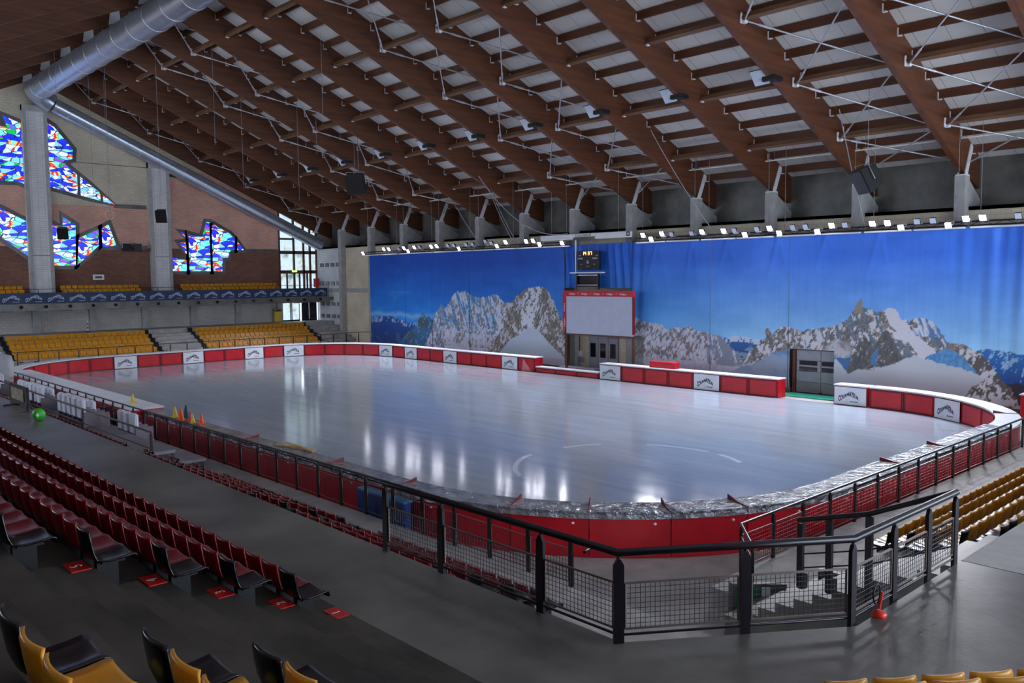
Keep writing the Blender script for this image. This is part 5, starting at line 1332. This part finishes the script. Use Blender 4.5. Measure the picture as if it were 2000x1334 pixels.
# exercise bikes parked by the boards
for n_, (x, c) in enumerate(((-41.3, 'skin_dark'), (-39.9, 'black_mat'), (-38.5, 'red'))):
    t = thing('exercise_bike', ['exercise bike with a purple frame beside the wide boards', 'black exercise bike between the purple and red ones', 'exercise bike with a red frame beside the wide boards'][n_], 'bike', (x, 12.7, STRIP), 'exercise bikes by the boards')
    y = 12.7; z = STRIP
    MB().pipe([(x+.25*math.cos(a*PI/10), y, z+.35+.25*math.sin(a*PI/10)) for a in range(20)], .05, 6, closed=True).build('flywheel', M['black_mat'], t)
    mb = MB(); mb.pipe([(x-.55, y, z+.06), (x-.3, y, z+.35), (x, y, z+.4), (x+.35, y, z+.95)], .05, 6); mb.pipe([(x-.25, y, z+.38), (x-.35, y, z+.9)], .04, 6); mb.build('frame', M[c], t)
    MB().bbox((x-.52, y-.12, z+.88), (x-.2, y+.12, z+.96), .03).build('saddle', M['black_mat'], t)
    MB().pipe([(x+.45, y-.22, z+1.05), (x+.35, y-.2, z+.98), (x+.35, y+.2, z+.98), (x+.45, y+.22, z+1.05)], .025, 6).build('handlebar', M['black'], t)
    MB().bbox((x-.6, y-.25, z), (x-.5, y+.25, z+.06), .02).build('foot', M['black'], t)
    MB().bbox((x+.3, y-.25, z), (x+.4, y+.25, z+.06), .02).build('foot', M['black'], t)
# wrapped white bulk by the far end of the near boards
t = thing('wrapped_trolley', 'tall bulky shape wrapped in white sheet behind the far left boards', 'trolley', (-59.5, 12.4, STRIP))
mb = MB(); mb.lathe((-60.8, 12.2, STRIP), [(.75, 0), (.82, .6), (.8, 1.6), (.62, 2.3), (.3, 2.55), (.05, 2.6)], 14); mb.build('white_wrap', M['white_cloth'], t)
mb = MB(); mb.lathe((-58.6, 12.2, STRIP), [(.6, 0), (.65, .9), (.72, 1.8), (.6, 2.3), (.2, 2.45), (.03, 2.46)], 12); mb.build('grey_wrap', mat('grey_wrap_sheet', (176, 176, 182), .5, bump=.3), t)
mb = MB(); mb.bar((-59.3, 11.45, STRIP+.7), (-58.0, 11.45, STRIP+1.7), .05, .05); mb.bar((-59.3, 11.42, STRIP+1.7), (-58.0, 11.42, STRIP+.7), .05, .05); mb.build('cross_strap', M['black'], t)

# ------------------------------------------------------------------ small things on the far walls
t = thing('waste_bin', 'yellow waste bin with a dark lid beside the doors under the balcony', 'bin', (-84.9, 44.2, 2.6))
MB().bbox((-85.2, 43.85, 2.62), (-84.6, 44.55, 3.75), .06).build('body', M['yellow'], t)
MB().bbox((-85.22, 43.82, 3.75), (-84.58, 44.58, 4.05), .05).build('lid', mat('ochre_lid', (150, 128, 30), .5), t)
MB().box((-84.59, 43.95, 3.82), (-84.57, 44.45, 3.95)).build('slot', M['black'], t)
for n_, (x, y, z) in enumerate(((XG+.1, 46.7, 8.1), (-83.0, 48.3, 4.85))):
    t = thing('exit_sign', ['lit green exit sign on the brown glazing transom', 'lit green exit sign under the balcony corner'][n_], 'sign', (x, y, z))
    MB().bbox((x, y-.3, z-.1), (x+.08, y+.3, z+.1), .02).build('light_box', M['exit'], t)
    MB().box((x-.06, y-.32, z-.12), (x, y+.32, z+.12)).build('housing', M['black_mat'], t)
t = thing('fire_extinguisher', 'red fire extinguisher on the balcony beside the pale wall', 'extinguisher', (-85.2, 49.25, 5.25))
MB().lathe((-85.1, 49.2, 5.75), [(.13, 0), (.15, .05), (.15, .6), (.08, .72), (.05, .74)], 12).build('cylinder', M['red'], t)
MB().bbox((-85.45, 49.0, 6.3), (-84.95, 49.45, 7.3), .03).build('red_box', M['red'], t)
MB().box((-85.3, 49.1, 5.25), (-84.9, 49.35, 5.75)).build('stand', M['black'], t)
t = thing('wall_plate', 'small pale plate on the brown brick below the windows', 'plate', (XG, 26.3, 7.6))
MB().box((XG, 25.8, 7.35), (XG+.05, 26.8, 7.85)).build('plate', M['white_steel'], t)
MB().box((XG+.05, 26.0, 7.5), (XG+.06, 26.6, 7.7)).build('print', M['teal'], t)
for n_ in range(12):
    y = [19.3, 21.3, 24.1, 26.1, 28.85, 30.9, 33.75, 35.75, 38.55, 40.55, 43.3, 46.6][n_]
    t = thing('ceiling_light', '%s slim light fitting under the balcony counted from the left' % ordn(n_+1), 'light', (-84.6, y, 4.7), 'slim light fittings under the balcony')
    MB().bbox((-84.8, y-.55, 4.66), (-84.5, y+.55, 4.78), .02).build('tray', M['white_steel'], t)
    MB().tube((-84.65, y-.5, 4.62), (-84.65, y+.5, 4.62), .035, 8).build('tube', M['tube'], t)
    MB().box((-84.7, y-.05, 4.78), (-84.6, y+.05, 4.95)).build('stem', M['galv'], t)
t = thing('striped_post', 'slim red and white striped post on the floor behind the yellow seats', 'post', (-83.4, 24.5, 2.6))
MB().tube((-83.4, 24.5, 2.62), (-83.4, 24.5, 3.7), .06, 8).build('post', M['banner_white'], t)
for z in (2.9, 3.25): MB().tube((-83.4, 24.5, z), (-83.4, 24.5, z+.16), .063, 8).build('red_band', M['red'], t)
MB().lathe((-83.4, 24.5, 2.6), [(.2, 0), (.2, .04), (.05, .08)], 10).build('base', M['black'], t)
# low step lights set in the front of the far stand
for n_ in range(30):
    y = 16.6+1.1*n_
    o = MB().bbox((-77.9, y-.16, .62), (-77.86, y+.16, .70), .01)
    o.build('step_light', M['black'], None, label='small dark light slot in the front step of the far stand, %s from the left' % ordn(n_+1), cat='light', group='light slots in the far stand')
# corner odds and ends
t = thing('guidance_sign', 'small green and white guidance sign on the low flank wall below the corner', 'sign', (-9.2, 15.3, .5))
a_, b_ = Vector((-9.47, 14.98, 0)), Vector((-8.72, 15.70, 0)); dd = (b_-a_).normalized(); nn = Vector((dd.y, -dd.x, 0))
for nm_, m_, f0, f1 in (('green_plate', 'exit', .02, .5), ('white_plate', 'banner_white', .55, .72)):
    p, q = a_+(b_-a_)*f0+nn*.02, a_+(b_-a_)*f1+nn*.02
    MB().prism([p+Vector((0, 0, .4)), q+Vector((0, 0, .4)), q+Vector((0, 0, .78)), p+Vector((0, 0, .78))], nn*.01).build(nm_, mat('sign_green', (24, 110, 70), .5) if m_ == 'exit' else M[m_], t)
t = thing('hose_stand', 'red hose stand with a black loop at the outer foot of the corner railing', 'stand', (-4.5, 10.9, WALK))
c = Vector((-4.66, 10.8, WALK))
MB().lathe(c, [(.09, 0), (.10, .04), (.06, .07), (.025, .09)], 12).build('base', M['red'], t)
MB().tube(c+Vector((0, 0, .1)), c+Vector((.02, .05, .32)), .02, 8).build('stem', M['red'], t)
MB().pipe([c+Vector((-.02, -.03+.1*math.cos(a*PI/8), .3+.13*math.sin(a*PI/8))) for a in range(16)], .012, 6, closed=True).build('hose_loop', M['black'], t)
